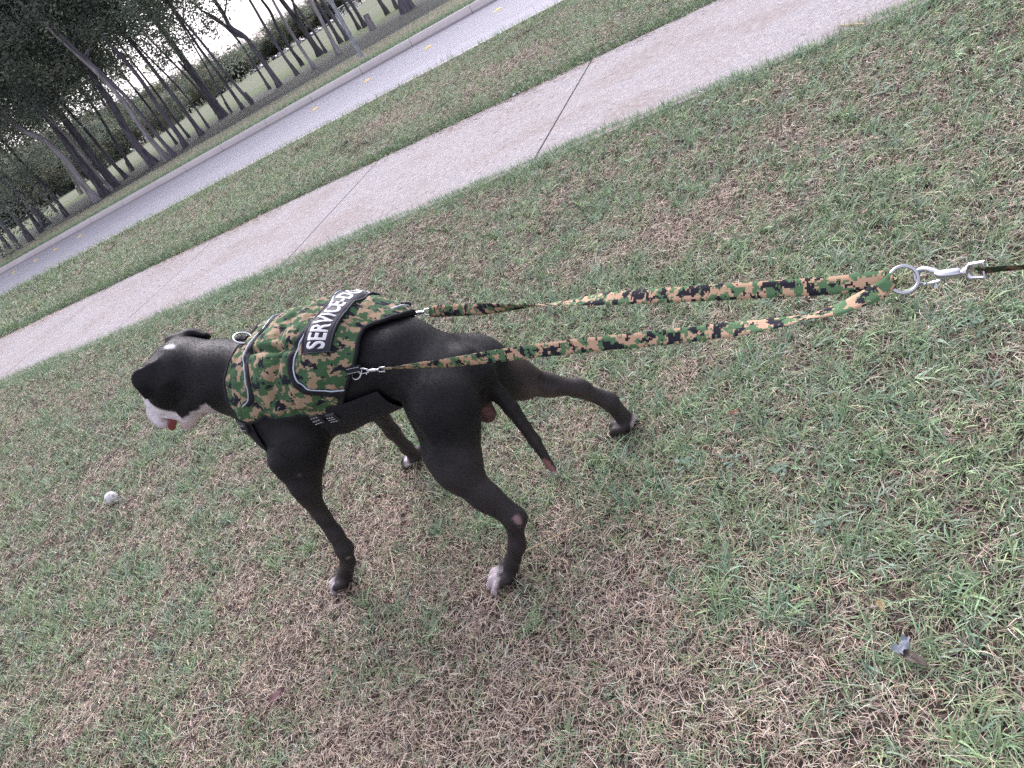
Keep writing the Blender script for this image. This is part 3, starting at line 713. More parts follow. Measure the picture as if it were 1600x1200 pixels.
    paint(ball((-1.022, 1.31, .352), .050, .35) * (V[:, 2] < .385) * (V[:, 0] > -1.06), (.115, .055, .055))
    C = C * (.82 + .36 * wn(35, 4))[:, None]
    old = me; me = mesh_np('body', V, F, C)
    bpy.data.meshes.remove(old)
    def coat(t, b):
        a = nd(t, 'ShaderNodeAttribute', attribute_name='Col'); 
        n1 = noise(t, obj_co(t, (700, 1500, 1500)), 1, 3, .6); n2 = noise(t, obj_co(t, (60, 60, 60)), 1, 3, .6)
        c = mixc(t, a.outputs['Color'], ramp(t, [(.3, (.6, .6, .6)), (.7, (1.5, 1.45, 1.45))], n1), 1.0, 'MULTIPLY')
        t.links.new(c, b.inputs['Base Color']); bump(t, b, n1, .35, .0012)
        r = nd(t, 'ShaderNodeMapRange'); r.inputs[3].default_value = .42; r.inputs[4].default_value = .62; t.links.new(n2, r.inputs[0]); t.links.new(r.outputs[0], b.inputs['Roughness'])
        b.inputs['Sheen Weight'].default_value = .0; b.inputs['Sheen Roughness'].default_value = .4; b.inputs['Sheen Tint'].default_value = (.55, .55, .7, 1)
    m = mat('short_black_coat', rough=.5, spec=.3, build=coat)
    root = empty('dog', (-1.3, M, 0))
    tag(root, 'large black dog with white muzzle straining forward in a camouflage vest, seen from behind', 'dog')
    body = link('body', me, m, root, True)
    # short coat: fine hairs lying back along the body
    nf = 170000; tri = np.concatenate([F[:, [0, 1, 2]], F[:, [0, 2, 3]]]); A, B, Cc = V[tri[:, 0]], V[tri[:, 1]], V[tri[:, 2]]
    nn = np.cross(B - A, Cc - A); ar = np.linalg.norm(nn, axis=1); ok = ar > 1e-12; tri, A, B, Cc, nn, ar = tri[ok], A[ok], B[ok], Cc[ok], nn[ok], ar[ok]
    pk = rng.choice(len(tri), nf, p=ar / ar.sum()); u, v = rng.random(nf), rng.random(nf); fl = u + v > 1; u[fl], v[fl] = 1 - u[fl], 1 - v[fl]
    P = A[pk] + (B - A)[pk] * u[:, None] + (Cc - A)[pk] * v[:, None]; N = (nn / ar[:, None])[pk]
    if float(((P - P.mean(0)) * N).sum(1).mean()) < 0: N = -N
    lg = np.clip((.46 - P[:, 2]) / .08, 0, 1)[:, None]
    flow = np.array([1.0, 0, -.35]) * (1 - lg) + np.array([.25, 0, -1.0]) * lg + rng.normal(0, .16, (nf, 3)); flow -= N * (flow * N).sum(1)[:, None]; flow /= np.maximum(np.linalg.norm(flow, axis=1), 1e-6)[:, None]
    side = np.cross(N, flow); L = rng.uniform(.0045, .0085, nf)[:, None]; W = rng.uniform(.0005, .0009, nf)[:, None]
    vest_zone = (P[:, 0] > -1.56) & (P[:, 0] < -1.22) & (P[:, 2] > .52)
    kp = ~vest_zone & (P[:, 2] > .004); P, N, flow, side, L, W, pk2 = P[kp], N[kp], flow[kp], side[kp], L[kp], W[kp], pk[kp]; nf = len(P)
    cc = C[tri[pk2, 0]] * rng.uniform(.6, 1.6, (nf, 1)) + (rng.random((nf, 1)) ** 3) * .003 * np.array([.92, .95, 1.15])
    Vf = np.stack([P - side * W / 2 - N * .0004, P + side * W / 2 - N * .0004, P + flow * L + N * rng.uniform(.0006, .0022, (nf, 1))], 1).reshape(-1, 3)
    fur_m = mat('coat_hair', rough=.5, spec=.12, build=lambda t, b: t.links.new(nd(t, 'ShaderNodeAttribute', attribute_name='Col').outputs['Color'], b.inputs['Base Color']))
    fo = link('coat_hair', mesh_np('coat_hair', Vf, np.arange(nf * 3).reshape(-1, 3), np.repeat(cc, 3, 0)), fur_m, root); fo['kind'] = 'stuff'
    # mouth, tongue, teeth, eyes, nose, claws
    dark = mat('mouth_lining', (.10, .02, .02), .35); tongue_m = mat('wet_tongue', (.22, .04, .045), .3, spec=.6)
    q = MB(); q.tube(catmull([hd(-1.850, 1.262, .634), hd(-1.872, 1.250, .622), hd(-1.892, 1.243, .606), hd(-1.902, 1.240, .590)], 5), [.010, .011, .012, .012, .0125, .0125, .013, .013, .0135, .013, .0125, .012, .0115, .010, .008, .004], 12, flat=((1, -.2, .35), .45))
    q.build('tongue', tongue_m, root)
    q = MB(); q.tube([hd(-1.858, 1.245, .640), hd(-1.880, 1.240, .628)], [.012, .009], 12, flat=((0, 1, 0), .5)); q.build('mouth_lining', dark, root)
    q = MB()
    for dx, dy, dz in ((0, 0, 0), (.008, .012, .002), (-.008, -.004, -.004)):
        p = np.array(hd(-1.893, 1.238, .640)) + (dx, dy, dz); q.tube([p, p + (-.001, -.001, -.006), p + (-.001, -.002, -.011)], [.0036, .0028, .0007], 8)
    q.build('teeth', mat('tooth', (.62, .52, .34), .3), root)
    for s in (-1, 1):
        q = MB(); c = Vector(hd(-1.905, 1.322 + s * .047, .705)); q.lathe([(.0005, -.009), (.006, -.007), (.009, 0), (.006, .007), (.0005, .009)], 14, Matrix.Translation(c))
        q.build('eye', mat('dark_eye', (.02, .01, .006), .08), root)
    q = MB(); c = Vector(hd(-1.975, 1.272, .600)); q.lathe([(.001, -.014), (.012, -.011), (.017, 0), (.012, .010), (.001, .013)], 16, Matrix.Translation(c)); q.build('nose', mat('nose_leather', (.02, .017, .02), .3), root)
    claw = mat('claw', (.10, .085, .08), .35)
    for (c, yaw, size) in (((-1.648, 1.112, 0), 178, 1), ((-1.610, 1.608, .004), 172, 1), ((-1.066, 1.070, 0), 186, 1), ((-.826, 1.562, 0), 150, .95)):
        f = np.array([np.cos(R(yaw)), np.sin(R(yaw)), 0]); s_ = np.array([-np.sin(R(yaw)), np.cos(R(yaw)), 0]); q = MB()
        for lat, fw in ((-.031, .046), (-.0115, .064), (.0115, .064), (.031, .046)):
            p = np.array(c) + s_ * lat * size + f * fw * size + np.array([0, 0, .012]); q.tube([p - f * .008, p + f * .004 + (0, 0, .001), p + f * .011 - (0, 0, .006)], [.0042, .0034, .0008], 8)
        q.build('claws', claw, root)
    return root
dog = build_dog()
# ================================================================ the vest
def camo(name, cell, blob, tan=(.38, .275, .185), green=(.060, .125, .062), dark=(.018, .019, .030), lime=(.13, .20, .06), rough=.85, tg=.475, td=.575):
    def bld(t, b):
        uv = nd(t, 'ShaderNodeUVMap', uv_map='UVMap')
        def snapped(c, off):
            a = nd(t, 'ShaderNodeVectorMath', operation='ADD'); t.links.new(uv.outputs[0], a.inputs[0]); a.inputs[1].default_value = off
            s = nd(t, 'ShaderNodeVectorMath', operation='SNAP'); t.links.new(a.outputs[0], s.inputs[0]); s.inputs[1].default_value = (c, c, c); return s.outputs[0]
        s1 = snapped(cell, (3.1, 1.7, 0)); s2 = snapped(cell, (7.3, 5.1, 2)); s3 = snapped(cell * .5, (11, 9, 4))
        def nz(v, sc, d=2.0, r=.62):
            n = nd(t, 'ShaderNodeTexNoise'); n.inputs['Scale'].default_value = sc; n.inputs['Detail'].default_value = d; n.inputs['Roughness'].default_value = r; t.links.new(v, n.inputs['Vector']); return n.outputs['Fac']
        step = lambda f, e: ramp(t, [(0, (0, 0, 0)), (e, (1, 1, 1))], f, 'CONSTANT')
        c = mixc(t, tan, green, step(nz(s1, blob), tg))
        c = mixc(t, c, dark, step(nz(s2, blob * 1.05), td))
        c = mixc(t, c, lime, step(nz(s3, blob * 2.6), .66))
        c = mixc(t, c, tan, step(nz(snapped(cell * .5, (1, 19, 7)), blob * 2.2), .68))
        wv = nz(uv.outputs[0], 900, 2); c = mixc(t, c, ramp(t, [(.3, (.85, .85, .85)), (.7, (1.1, 1.1, 1.1))], wv), 1.0, 'MULTIPLY')
        t.links.new(c, b.inputs['Base Color']); bump(t, b, wv, .3, .0006)
    return mat(name, rough=rough, spec=.2, build=bld)
M_CAMO = camo('camo_cloth', .0038, 30); M_CAMO2 = camo('camo_webbing', .0034, 42, tg=.50, td=.545, tan=(.56, .37, .25), green=(.105, .20, .10), dark=(.022, .022, .032), lime=(.20, .26, .12))
M_BLACK = mat('black_nylon', (.014, .014, .019), .75, spec=.3, build=lambda t, b: bump(t, b, noise(t, obj_co(t, (900, 900, 900)), 1, 2), .4, .0008))
M_PIPE = mat('reflective_piping', (.52, .60, .74), .35, spec=.6)
M_STITCH = mat('white_stitch', (.7, .7, .74), .6)
M_STEEL = mat('bright_steel', (.60, .61, .66), .22, 1.0, build=lambda t, b: bump(t, b, noise(t, obj_co(t, (300, 300, 300)), 1, 2), .08, .0005))
D2 = math.pi / 180
def gs(x, w_): return np.exp(-(x / w_) ** 2)
A_F = [(0, .155), (10, .160), (41, .136), (61, .117), (84, .118), (94, .135), (99, .155)]
A_RL = [(0, .578), (8, .548), (16, .530), (30, .524), (50, .520), (62, .511), (79, .485), (103, .437), (118, .408)]
A_RR = [(0, .578), (12, .603), (30, .612), (50, .606), (66, .590), (85, .548), (103, .48), (118, .43)]
def vest_off(s, th):
    """how far the padded cloth stands off the coat: pads, creases, raised saddle pocket"""
    s, th = np.broadcast_arrays(np.asarray(s, float), np.asarray(th, float)); a = np.abs(th) / D2
    o = .022 + .018 * np.exp(-((a - 42) / 34) ** 2) + .010 * np.exp(-((a - 75) / 22) ** 2)
    o = o + .004 * np.clip((-th / D2) / 40, 0, 1) * np.clip((s - .38) / .1, 0, 1)          # pulled up on the right by the leash
    o = o * np.clip((112 - a) / 26 + .25, .25, 1)
    # quilted pads with deep creases between
    mid = np.clip((s - .20) / .02, 0, 1) * np.clip((.395 - s) / .02, 0, 1)
    o = o - mid * .017 * gs(a - 36 - 40 * (s - .3), 3.6) - mid * .015 * gs(s - .312 - .03 * np.sin(a * .06), .011) * np.clip((a - 36) / 6, 0, 1) * np.clip((96 - a) / 12, 0, 1)
    o = o - mid * .008 * gs(s - .300, .010) * np.clip((30 - a) / 6, 0, 1)
    o = o + mid * .009 * (np.sin(np.clip((s - .20) / .112, 0, 1) * math.pi) + np.sin(np.clip((s - .312) / .083, 0, 1) * math.pi))
    pk = np.clip((s - pocket_s(a)) / .010, 0, 1) * np.clip((86 - a) / 4, 0, 1)
    o = o + pk * .009 + np.clip((s - .455) / .03, 0, 1) * -.004
    o = o - .007 * gs(s - .492 + .0003 * (a - 40), .006) * (a < 100)                     # seam in front of the rear edge
    fr = np.clip((.205 - s) / .012, 0, 1); o = o + fr * .003
    # cloth wrinkles, long and soft, gathered towards the belly
    wr = vnoise(s * 1.2 + .15 * th, th * .15, 38, 5) - .5; wr2 = vnoise(s, th * .12, 85, 6) - .5
    o = o + .0065 * wr * (.5 + np.clip((a - 60) / 30, 0, 1)) + .0028 * wr2
    # the rear edge lies close to the back
    e = np.where(th >= 0, np.interp(a, *zip(*A_RL)), np.interp(a, *zip(*A_RR)))
    f = np.clip((s - (e - .085)) / .085, 0, 1); o = o * (1 - f) + (.0085 + .2 * (o - .0085)) * f
    return np.maximum(o, .006)
def pocket_s(a):
    return np.interp(a, [0, 12, 27, 42, 56, 68, 75, 81, 88, 120], [.432, .425, .407, .388, .375, .377, .395, .434, .468, .60])
def s_front(v): return np.interp(np.abs(v) * 99, *zip(*A_F))
def s_rear(v): return np.where(v >= 0, np.interp(np.abs(v) * 118, *zip(*A_RL)), np.interp(np.abs(v) * 118, *zip(*A_RR)))
def th_uv(u, v):
    """u 0..1 front to rear, v -1..1 right belly edge over the back to the left one"""
    a = 99 + np.interp(u, [0, .4, .6, .75, 1], [0, 0, 5, 12, 19])
    return v * a * D2
def vest_uv(u, v, off=None, extra=0.0):
    u, v = np.broadcast_arrays(np.asarray(u, float), np.asarray(v, float))
    s = s_front(v) * (1 - u) + s_rear(v) * u; th = th_uv(u, v)
    o = (vest_off(s, th) if off is None else off) + extra
    return vest_p(s, th, o), s, th
def vsurf(s, th_deg, extra=0.0):
    s = np.asarray(s, float); th = np.asarray(th_deg, float) * D2
    return vest_p(s, th, vest_off(s, th) + extra)
def build_vest():
    root = empty('dog_vest', (-1.35, M, .5))
    tag(root, 'green and tan camouflage vest strapped round the trunk of the black dog', 'dog vest')
    nu, nv = 150, 230
    U, Vv = np.meshgrid(np.linspace(0, 1, nu), np.linspace(-1, 1, nv), indexing='ij')
    P, s, th = vest_uv(U, Vv); Pi, _, _ = vest_uv(U, Vv, .004)
    rr = np.sqrt(((P - (VP0 + s[..., None] * VT)) ** 2).sum(-1)).mean()
    uv = np.stack([s, th * .165], -1).reshape(-1, 2)
    N = nu * nv; idx = np.arange(N).reshape(nu, nv)
    q = lambda I: np.stack([I[:-1, :-1], I[1:, :-1], I[1:, 1:], I[:-1, 1:]], -1).reshape(-1, 4)
    F = [q(idx), q(idx + N)[:, ::-1]]
    for e in (idx[0], idx[-1][::-1], idx[:, 0][::-1], idx[:, -1]): F.append(np.stack([e[:-1], e[1:], e[1:] + N, e[:-1] + N], -1))
    me = mesh_np('shell', np.concatenate([P.reshape(-1, 3), Pi.reshape(-1, 3)]), np.concatenate(F), uv=np.concatenate([uv, uv]))
    sh = link('shell', me, [M_CAMO, M_BLACK], root, True)
    mi = np.zeros(len(me.polygons), np.int32); nq = (nu - 1) * (nv - 1); mi[nq:] = 1; me.polygons.foreach_set('material_index', mi)
    def band(pts_uv, w_, name, m, lift=.0035, thick=.003, parent=root, sth=True, cuv=False):
        """flat strip lying on the cloth along a line of (s, theta) points"""
        S = catmull([(a, b, 0) for a, b in pts_uv], 10)[:, :2]
        L = S * np.array([1, .165 * D2]); T = np.gradient(L, axis=0); T /= np.linalg.norm(T, axis=1)[:, None]
        Nn = np.stack([-T[:, 1], T[:, 0]], -1); rows = []
        k = 7
        for j in range(k):
            o = (j / (k - 1) - .5) * w_; q_ = L + Nn * o; e_ = lift + thick * (1 - abs(2 * j / (k - 1) - 1) ** 3)
            rows.append(vsurf(q_[:, 0], q_[:, 1] / (.165 * D2), e_))
        G = np.stack(rows, 1); n, k = G.shape[:2]; I = np.arange(n * k).reshape(n, k)
        return link(name, mesh_np(name, G.reshape(-1, 3), np.stack([I[:-1, :-1], I[1:, :-1], I[1:, 1:], I[:-1, 1:]], -1).reshape(-1, 4)), m, parent, True)
    # black binding round the edges
    t = np.linspace(-1, 1, 90)
    for nm, u0 in (('collar_binding', 0.0), ('rear_binding', 1.0)):
        p = vest_uv(np.full_like(t, u0), t, None, -.002)[0]
        q_ = MB(); q_.tube(p, .0048 if u0 == 0 else .0048, 10); q_.build(nm, M_BLACK, root)
    for s_ in (-1, 1):
        q_ = MB(); p = vest_uv(np.linspace(0, 1, 50), np.full(50, s_ * 1.0), None, -.002)[0]; q_.tube(p, .0055, 8); q_.build('hem_binding', M_BLACK, root)
    pk = [(.468, 88), (.434, 82), (.398, 75), (.379, 67), (.376, 56), (.389, 42), (.408, 27), (.426, 12), (.432, 0)]
    full = pk + [(a + .016 * min(1, b / 30), -b) for a, b in pk[:-1][::-1]]
    band([(a - .011, b + (3 if b > 70 else (-3 if b < -70 else 0))) for a, b in full], .022, 'pocket_edge', M_BLACK, .001, .004)
    q_ = MB(); S = catmull([(a, b, 0) for a, b in full], 10); q_.tube(vsurf(S[:, 0], S[:, 1], .0048), .0019, 6); q_.build('reflective_piping', M_PIPE, root)
    fp = [(.172, 82), (.192, 78), (.204, 68), (.205, 52), (.196, 38), (.199, 23), (.207, 6), (.208, 0)]
    full = fp + [(a, -b) for a, b in fp[:-1][::-1]]
    band([(a + .009, b) for a, b in full], .017, 'chest_panel_edge', M_BLACK, .001, .004)
    q_ = MB(); S = catmull([(a, b, 0) for a, b in full], 10); q_.tube(vsurf(S[:, 0], S[:, 1], .0045), .0016, 6); q_.build('reflective_piping', M_PIPE, root)
    q_ = MB(); S = catmull([(.565, -78, 0), (.580, -64, 0), (.592, -45, 0), (.594, -30, 0), (.585, -16, 0)], 8); q_.tube(vsurf(S[:, 0], S[:, 1], .004), .0020, 6); q_.build('reflective_piping', M_PIPE, root)
    # name patch across the back
    ps0, ps1, pa, pb = .411, .477, 47, -50
    def patch_p(x, y, lift):      # x along the lettering (metres from the left end), y up the letters
        th = pa - x / (.188 * D2); s = ps1 - y - .026 * (th - 42) / 94.0
        lo = vest_off(s, th * D2); base = np.maximum(lo, .030 + .010 * np.clip(np.abs(th) / 45, 0, 1))
        return vest_p(s, th * D2, base + lift)
    Lp, Hp = (pa - pb) * .188 * D2, ps1 - ps0
    def plate(x0, x1, y0, y1, l0, l1, name, m, nx=50, ny=8):
        X, Y = np.meshgrid(np.linspace(x0, x1, nx), np.linspace(y0, y1, ny), indexing='ij'); G1 = patch_p(X, Y, l1); G0 = patch_p(X, Y, l0)
        I = np.arange(nx * ny).reshape(nx, ny); n_ = nx * ny
        F = [np.stack([I[:-1, :-1], I[1:, :-1], I[1:, 1:], I[:-1, 1:]], -1).reshape(-1, 4)]; F.append(F[0][:, ::-1] + n_)
        for e in (I[0], I[-1][::-1], I[:, 0][::-1], I[:, -1]): F.append(np.stack([e[:-1], e[1:], e[1:] + n_, e[:-1] + n_], -1))
        return link(name, mesh_np(name, np.concatenate([G1.reshape(-1, 3), G0.reshape(-1, 3)]), np.concatenate(F)), m, None, True)
    M_PATCH = mat('patch_face', (.018, .018, .030), .6)
    pt = plate(0, Lp, 0, Hp, -.003, .0055, 'patch', M_PATCH); pt.parent = root; pt.matrix_parent_inverse = wm(root).inverted()
    q_ = MB(); rim = [(x, 0) for x in np.linspace(0, Lp, 40)] + [(Lp, y) for y in np.linspace(0, Hp, 8)[1:]] + [(x, Hp) for x in np.linspace(Lp, 0, 40)[1:]] + [(0, y) for y in np.linspace(Hp, 0, 8)[1:-1]]
    q_.tube([patch_p(np.array(x), np.array(y), .0050) for x, y in rim], .0022, 6, closed=True); q_.build('patch_border', mat('patch_border', (.035, .036, .055), .6), pt)
    cu = bpy.data.curves.new('lettering', 'FONT'); cu.body = 'SERVICE-DOG'; cu.size = 1; cu.offset = .022; cu.resolution_u = 4; cu.extrude = 0
    to = bpy.data.objects.new('tmp', cu); COL.objects.link(to); bpy.context.view_layer.update()
    tm = bpy.data.meshes.new_from_object(to.evaluated_get(bpy.context.evaluated_depsgraph_get())); bpy.data.objects.remove(to)
    bm = bmesh.new(); bm.from_mesh(tm); bmesh.ops.triangulate(bm, faces=bm.faces)
    xs_ = [v.co.x for v in bm.verts]; ys_ = [v.co.y for v in bm.verts]; x0, x1, y0, y1 = min(xs_), max(xs_), min(ys_), max(ys_)
    for v in bm.verts: v.co.x = .009 + (v.co.x - x0) / (x1 - x0) * (Lp - .018); v.co.y = .0125 + (v.co.y - y0) / (y1 - y0) * (Hp - .025)
    for _ in range(4):
        long_ = [e for e in bm.edges if e.calc_length() > .005]
        if not long_: break
        bmesh.ops.subdivide_edges(bm, edges=long_, cuts=1); bmesh.ops.triangulate(bm, faces=[f for f in bm.faces if len(f.verts) > 3])
    r = bmesh.ops.extrude_face_region(bm, geom=list(bm.faces))
    up = {v for v in r['geom'] if isinstance(v, bmesh.types.BMVert)}
    A = np.array([v.co[:] for v in bm.verts]); Lf = np.array([.0068 if v in up else .0050 for v in bm.verts])
    Q = patch_p(A[:, 0], A[:, 1], Lf)
    for v, p in zip(bm.verts, Q): v.co = p
    bmesh.ops.recalc_face_normals(bm, faces=bm.faces); bm.to_mesh(tm); bm.free(); tm.name = 'lettering'
    link('lettering', tm, mat('white_lettering', (.80, .80, .84), .5), pt, False)
    # belly pad, chest strap, buckles
    def wrap(s0f, s1f, a0, a1, off, name, m, n=40, k=14, sag=0.0, parent=root):
        tt = np.linspace(0, 1, n); A_ = a0 + (a1 - a0) * tt; rows = []
        for j in range(k):
            f = j / (k - 1); s_ = s0f(tt) * (1 - f) + s1f(tt) * f
            rows.append(vest_p(s_, A_ * D2, off + .004 * (1 - abs(2 * f - 1) ** 4) + sag * np.sin(math.pi * tt) * f))
        G = np.stack(rows, 1); I = np.arange(n * k).reshape(n, k)
        return link(name, mesh_np(name, G.reshape(-1, 3), np.stack([I[:-1, :-1], I[1:, :-1], I[1:, 1:], I[:-1, 1:]], -1).reshape(-1, 4)), m, parent, True)
    wrap(lambda t_: .33 + 0 * t_, lambda t_: .535 + .02 * np.sin(t_ * 3.1), 104, 256, .008, 'belly_pad', M_BLACK, 50, 24, .012)
    wrap(lambda t_: .118 + 0 * t_, lambda t_: .150 + 0 * t_, 88, 272, .006, 'chest_strap', M_BLACK, 50, 8)
    def slab(s_, a, ds, da, h0, h1, name, m, parent=root):
        S, A_ = np.meshgrid(np.linspace(s_ - ds, s_ + ds, 6), np.linspace(a - da, a + da, 6), indexing='ij')
        G1 = vest_p(S, A_ * D2, h1 - .002 * ((np.abs(S - s_) / ds) ** 4 + (np.abs(A_ - a) / da) ** 4)); G0 = vest_p(S, A_ * D2, h0); I = np.arange(36).reshape(6, 6)
        F = [np.stack([I[:-1, :-1], I[1:, :-1], I[1:, 1:], I[:-1, 1:]], -1).reshape(-1, 4)]; F.append(F[0][:, ::-1] + 36)
        for e in (I[0], I[-1][::-1], I[:, 0][::-1], I[:, -1]): F.append(np.stack([e[:-1], e[1:], e[1:] + 36, e[:-1] + 36], -1))
        return link(name, mesh_np(name, np.concatenate([G1.reshape(-1, 3), G0.reshape(-1, 3)]), np.concatenate(F)), m, parent, False)
    M_PLASTIC = mat('black_buckle', (.02, .02, .026), .3, spec=.6)
    for s_, a, ds, da in ((.345, 113, .014, 7), (.385, 117, .014, 6), (.128, 101, .012, 8)):
        bk = slab(s_, a, ds, da, .006, .021, 'buckle', M_PLASTIC)
        q_ = MB()
        for k in (-.5, 0, .5):
            p0 = vest_p(np.array(s_ - ds * .7), np.array((a + k * da) * D2), .022); p1 = vest_p(np.array(s_ + ds * .7), np.array((a + k * da) * D2), .022)
            q_.tube([p0 * (1 - f) + p1 * f for f in (0, .25)], .0008, 4); q_.tube([p0 * (1 - f) + p1 * f for f in (.4, .6)], .0008, 4); q_.tube([p0 * (1 - f) + p1 * f for f in (.75, 1)], .0008, 4)
        q_.build('stitching', M_STITCH, bk)
    # ring tabs on both flanks
    rings = {}
    for nm, s_, a, ds in (('left', .510, 69, .018), ('right', .548, -62, .022)):
        h = float(vest_off(np.array(s_), np.array(a * D2)))
        tb = slab(s_, a, ds, 4.6, h, h + .008, 'ring_tab', M_BLACK)
        q_ = MB()
        for k in (-2.4, 2.4):
            for f0 in np.linspace(-.8, .75, 8): 
                p0 = vest_p(np.array(s_ + ds * f0), np.array((a + k) * D2), h + .0085); p1 = vest_p(np.array(s_ + ds * (f0 + .1)), np.array((a + k) * D2), h + .0085); q_.tube([p0, p1], .0009, 4)
        q_.build('stitching', M_STITCH, tb)
        rings[nm] = vest_p(np.array(s_ + ds), np.array(a * D2), h + .006)
    return root, rings
vest, RINGS = build_vest()
def ring_mb(c, ex, ey, r, w_, flat=False, n=40):
    q = MB(); ex = np.array(ex, float) / np.linalg.norm(ex); ey = np.array(ey, float); ey -= ex * (ey @ ex); ey /= np.linalg.norm(ey); pts = []
    for k in range(n):
        t = 2 * math.pi * k / n; x, y = math.cos(t), math.sin(t)
        if flat: x = max(x, -.45)
        pts.append(np.array(c) + ex * x * r + ey * y * r)
    q.tube(pts, w_, 10, closed=True); return q
CAMR, CAMU, CAMF = np.array(_r), np.array(_u), np.array(_f)
o = ring_mb(at_y(379, 528, 1.31), CAMR * .95 + CAMU * -.25, CAMU * .62 + CAMF * .75, .0225, .0024)
o.build('neck_ring', M_STEEL, vest)
q = MB(); p = vsurf(.150, 8, .002); q.tube([p + VT * .012, p - VT * .004 + VU * .003, p - VT * .018 + VU * .006], .006, 8, flat=(VL, 1.6)); q.build('ring_loop', M_BLACK, vest)
# ================================================================ leash coupler and leash
def frame(p, q):
    d = np.array(q, float) - p; d /= np.linalg.norm(d)
    v = (np.array(p) + q) / 2 - EYE; v /= np.linalg.norm(v)
    e1 = np.cross(d, v); e1 /= np.linalg.norm(e1)
    if e1[2] < 0: e1 = -e1
    return d, e1, np.cross(d, e1)
def ribbon(P, ang, w_, name, m, parent, thick=.0011, u0=0.0):
    """webbing swept along P; ang = turn of its face away from the viewer (radians) per point"""
    P = np.array(P); n = len(P); T = np.gradient(P, axis=0); T /= np.linalg.norm(T, axis=1)[:, None]
    k = 5; G = np.zeros((n, 2 * k, 3)); UV = np.zeros((n, 2 * k, 2)); L = np.concatenate([[0], np.cumsum(np.linalg.norm(np.diff(P, axis=0), axis=1))])
    w_ = np.broadcast_to(w_, (n,))
    for i in range(n):
        v = P[i] - EYE; v /= np.linalg.norm(v); e1 = np.cross(T[i], v); e1 /= np.linalg.norm(e1); e1 *= np.sign(e1[2]); e2 = np.cross(T[i], e1)
        a = e1 * math.cos(ang[i]) + e2 * math.sin(ang[i]); b = np.cross(T[i], a)
        for j in range(k):
            x = (j / (k - 1) - .5); th_ = thick * (1 if 0 < j < k - 1 else .4)
            G[i, j] = P[i] + a * x * w_[i] + b * th_; G[i, 2 * k - 1 - j] = P[i] + a * x * w_[i] - b * th_
            UV[i, j] = UV[i, 2 * k - 1 - j] = (L[i] + u0, x * w_[i])
    I = np.arange(n * 2 * k).reshape(n, 2 * k); J = np.roll(I, -1, 1)
    F = np.stack([I[:-1], I[1:], J[1:], J[:-1]], -1).reshape(-1, 4)
    caps = np.array([[I[e, j], I[e, j + 1], I[e, 2 * k - 2 - j], I[e, 2 * k - 1 - j]] for e in (0, n - 1) for j in range(k - 1)])
    return link(name, mesh_np(name, G.reshape(-1, 3), np.concatenate([F, caps]), uv=UV.reshape(-1, 2)), m, parent, False)
def snap_hook(p, q, size, parent, name='snap_hook'):
    """trigger snap between ring point p and strap end q: hook, barrel, bolt with thumb knob, swivel eye"""
    p, q = np.array(p, float), np.array(q, float); d, e1, e2 = frame(p, q); L = np.linalg.norm(q - p); w_ = size
    X = lambda a, b, c=0: p + d * a * L + e1 * b * w_ + e2 * c * w_
    m = MB(); m.tube(catmull([X(.30, .22), X(.10, .58), X(-.04, .42), X(-.07, 0), X(-.02, -.40), X(.10, -.52)], 6), [w_ * .20] * 20 + [w_ * .17] * 6 + [w_ * .14] * 5, 10)
    m.tube([X(.26, .16), X(.32, .05), X(.40, 0), X(.62, 0), X(.66, 0)], [w_ * .20, w_ * .33, w_ * .37, w_ * .36, w_ * .26], 14)
    o = m.build(name, M_STEEL, parent)
    m = MB(); m.tube([X(.12, -.50), X(.36, -.36)], w_ * .12, 8); m.tube([X(.26, -.42), X(.25, -.75)], w_ * .10, 8); m.tube([X(.25, -.70), X(.25, -.84)], w_ * .16, 10); m.build('bolt', M_STEEL, o)
    m = MB(); m.tube([X(.64, 0), X(.70, 0), X(.72, 0), X(.77, 0)], [w_ * .20, w_ * .20, w_ * .36, w_ * .34], 12)
    m.tube([X(.74, .2), X(.80, .46), X(1.0, .50), X(1.0, -.50), X(.80, -.46), X(.74, -.2)], w_ * .16, 8); m.build('swivel', M_STEEL, o)
    return o
M_CAMO_DARK = camo('camo_webbing_dark', .0031, 38, tan=(.20, .13, .085), green=(.035, .06, .035), dark=(.012, .012, .018), lime=(.05, .07, .03))  # darker copy of the webbing, for the leash seen edge-on
RC = at_d(1412, 437, 1.22)                                   # the ring where both straps meet
coup = empty('leash_coupler', tuple(RC))
tag(coup, 'two camouflage webbing straps joined by a steel ring, clipped to both flanks of the vest', 'leash')
e_al = at_d(1440, 434, 1.22) - at_d(1384, 442, 1.235); e_al /= np.linalg.norm(e_al)
e_up = at_d(1412, 415, 1.22) - at_d(1412, 460, 1.22); e_up /= np.linalg.norm(e_up)
ring_mb(RC, e_al, e_up, .0215, .0032).build('ring', M_STEEL, coup)
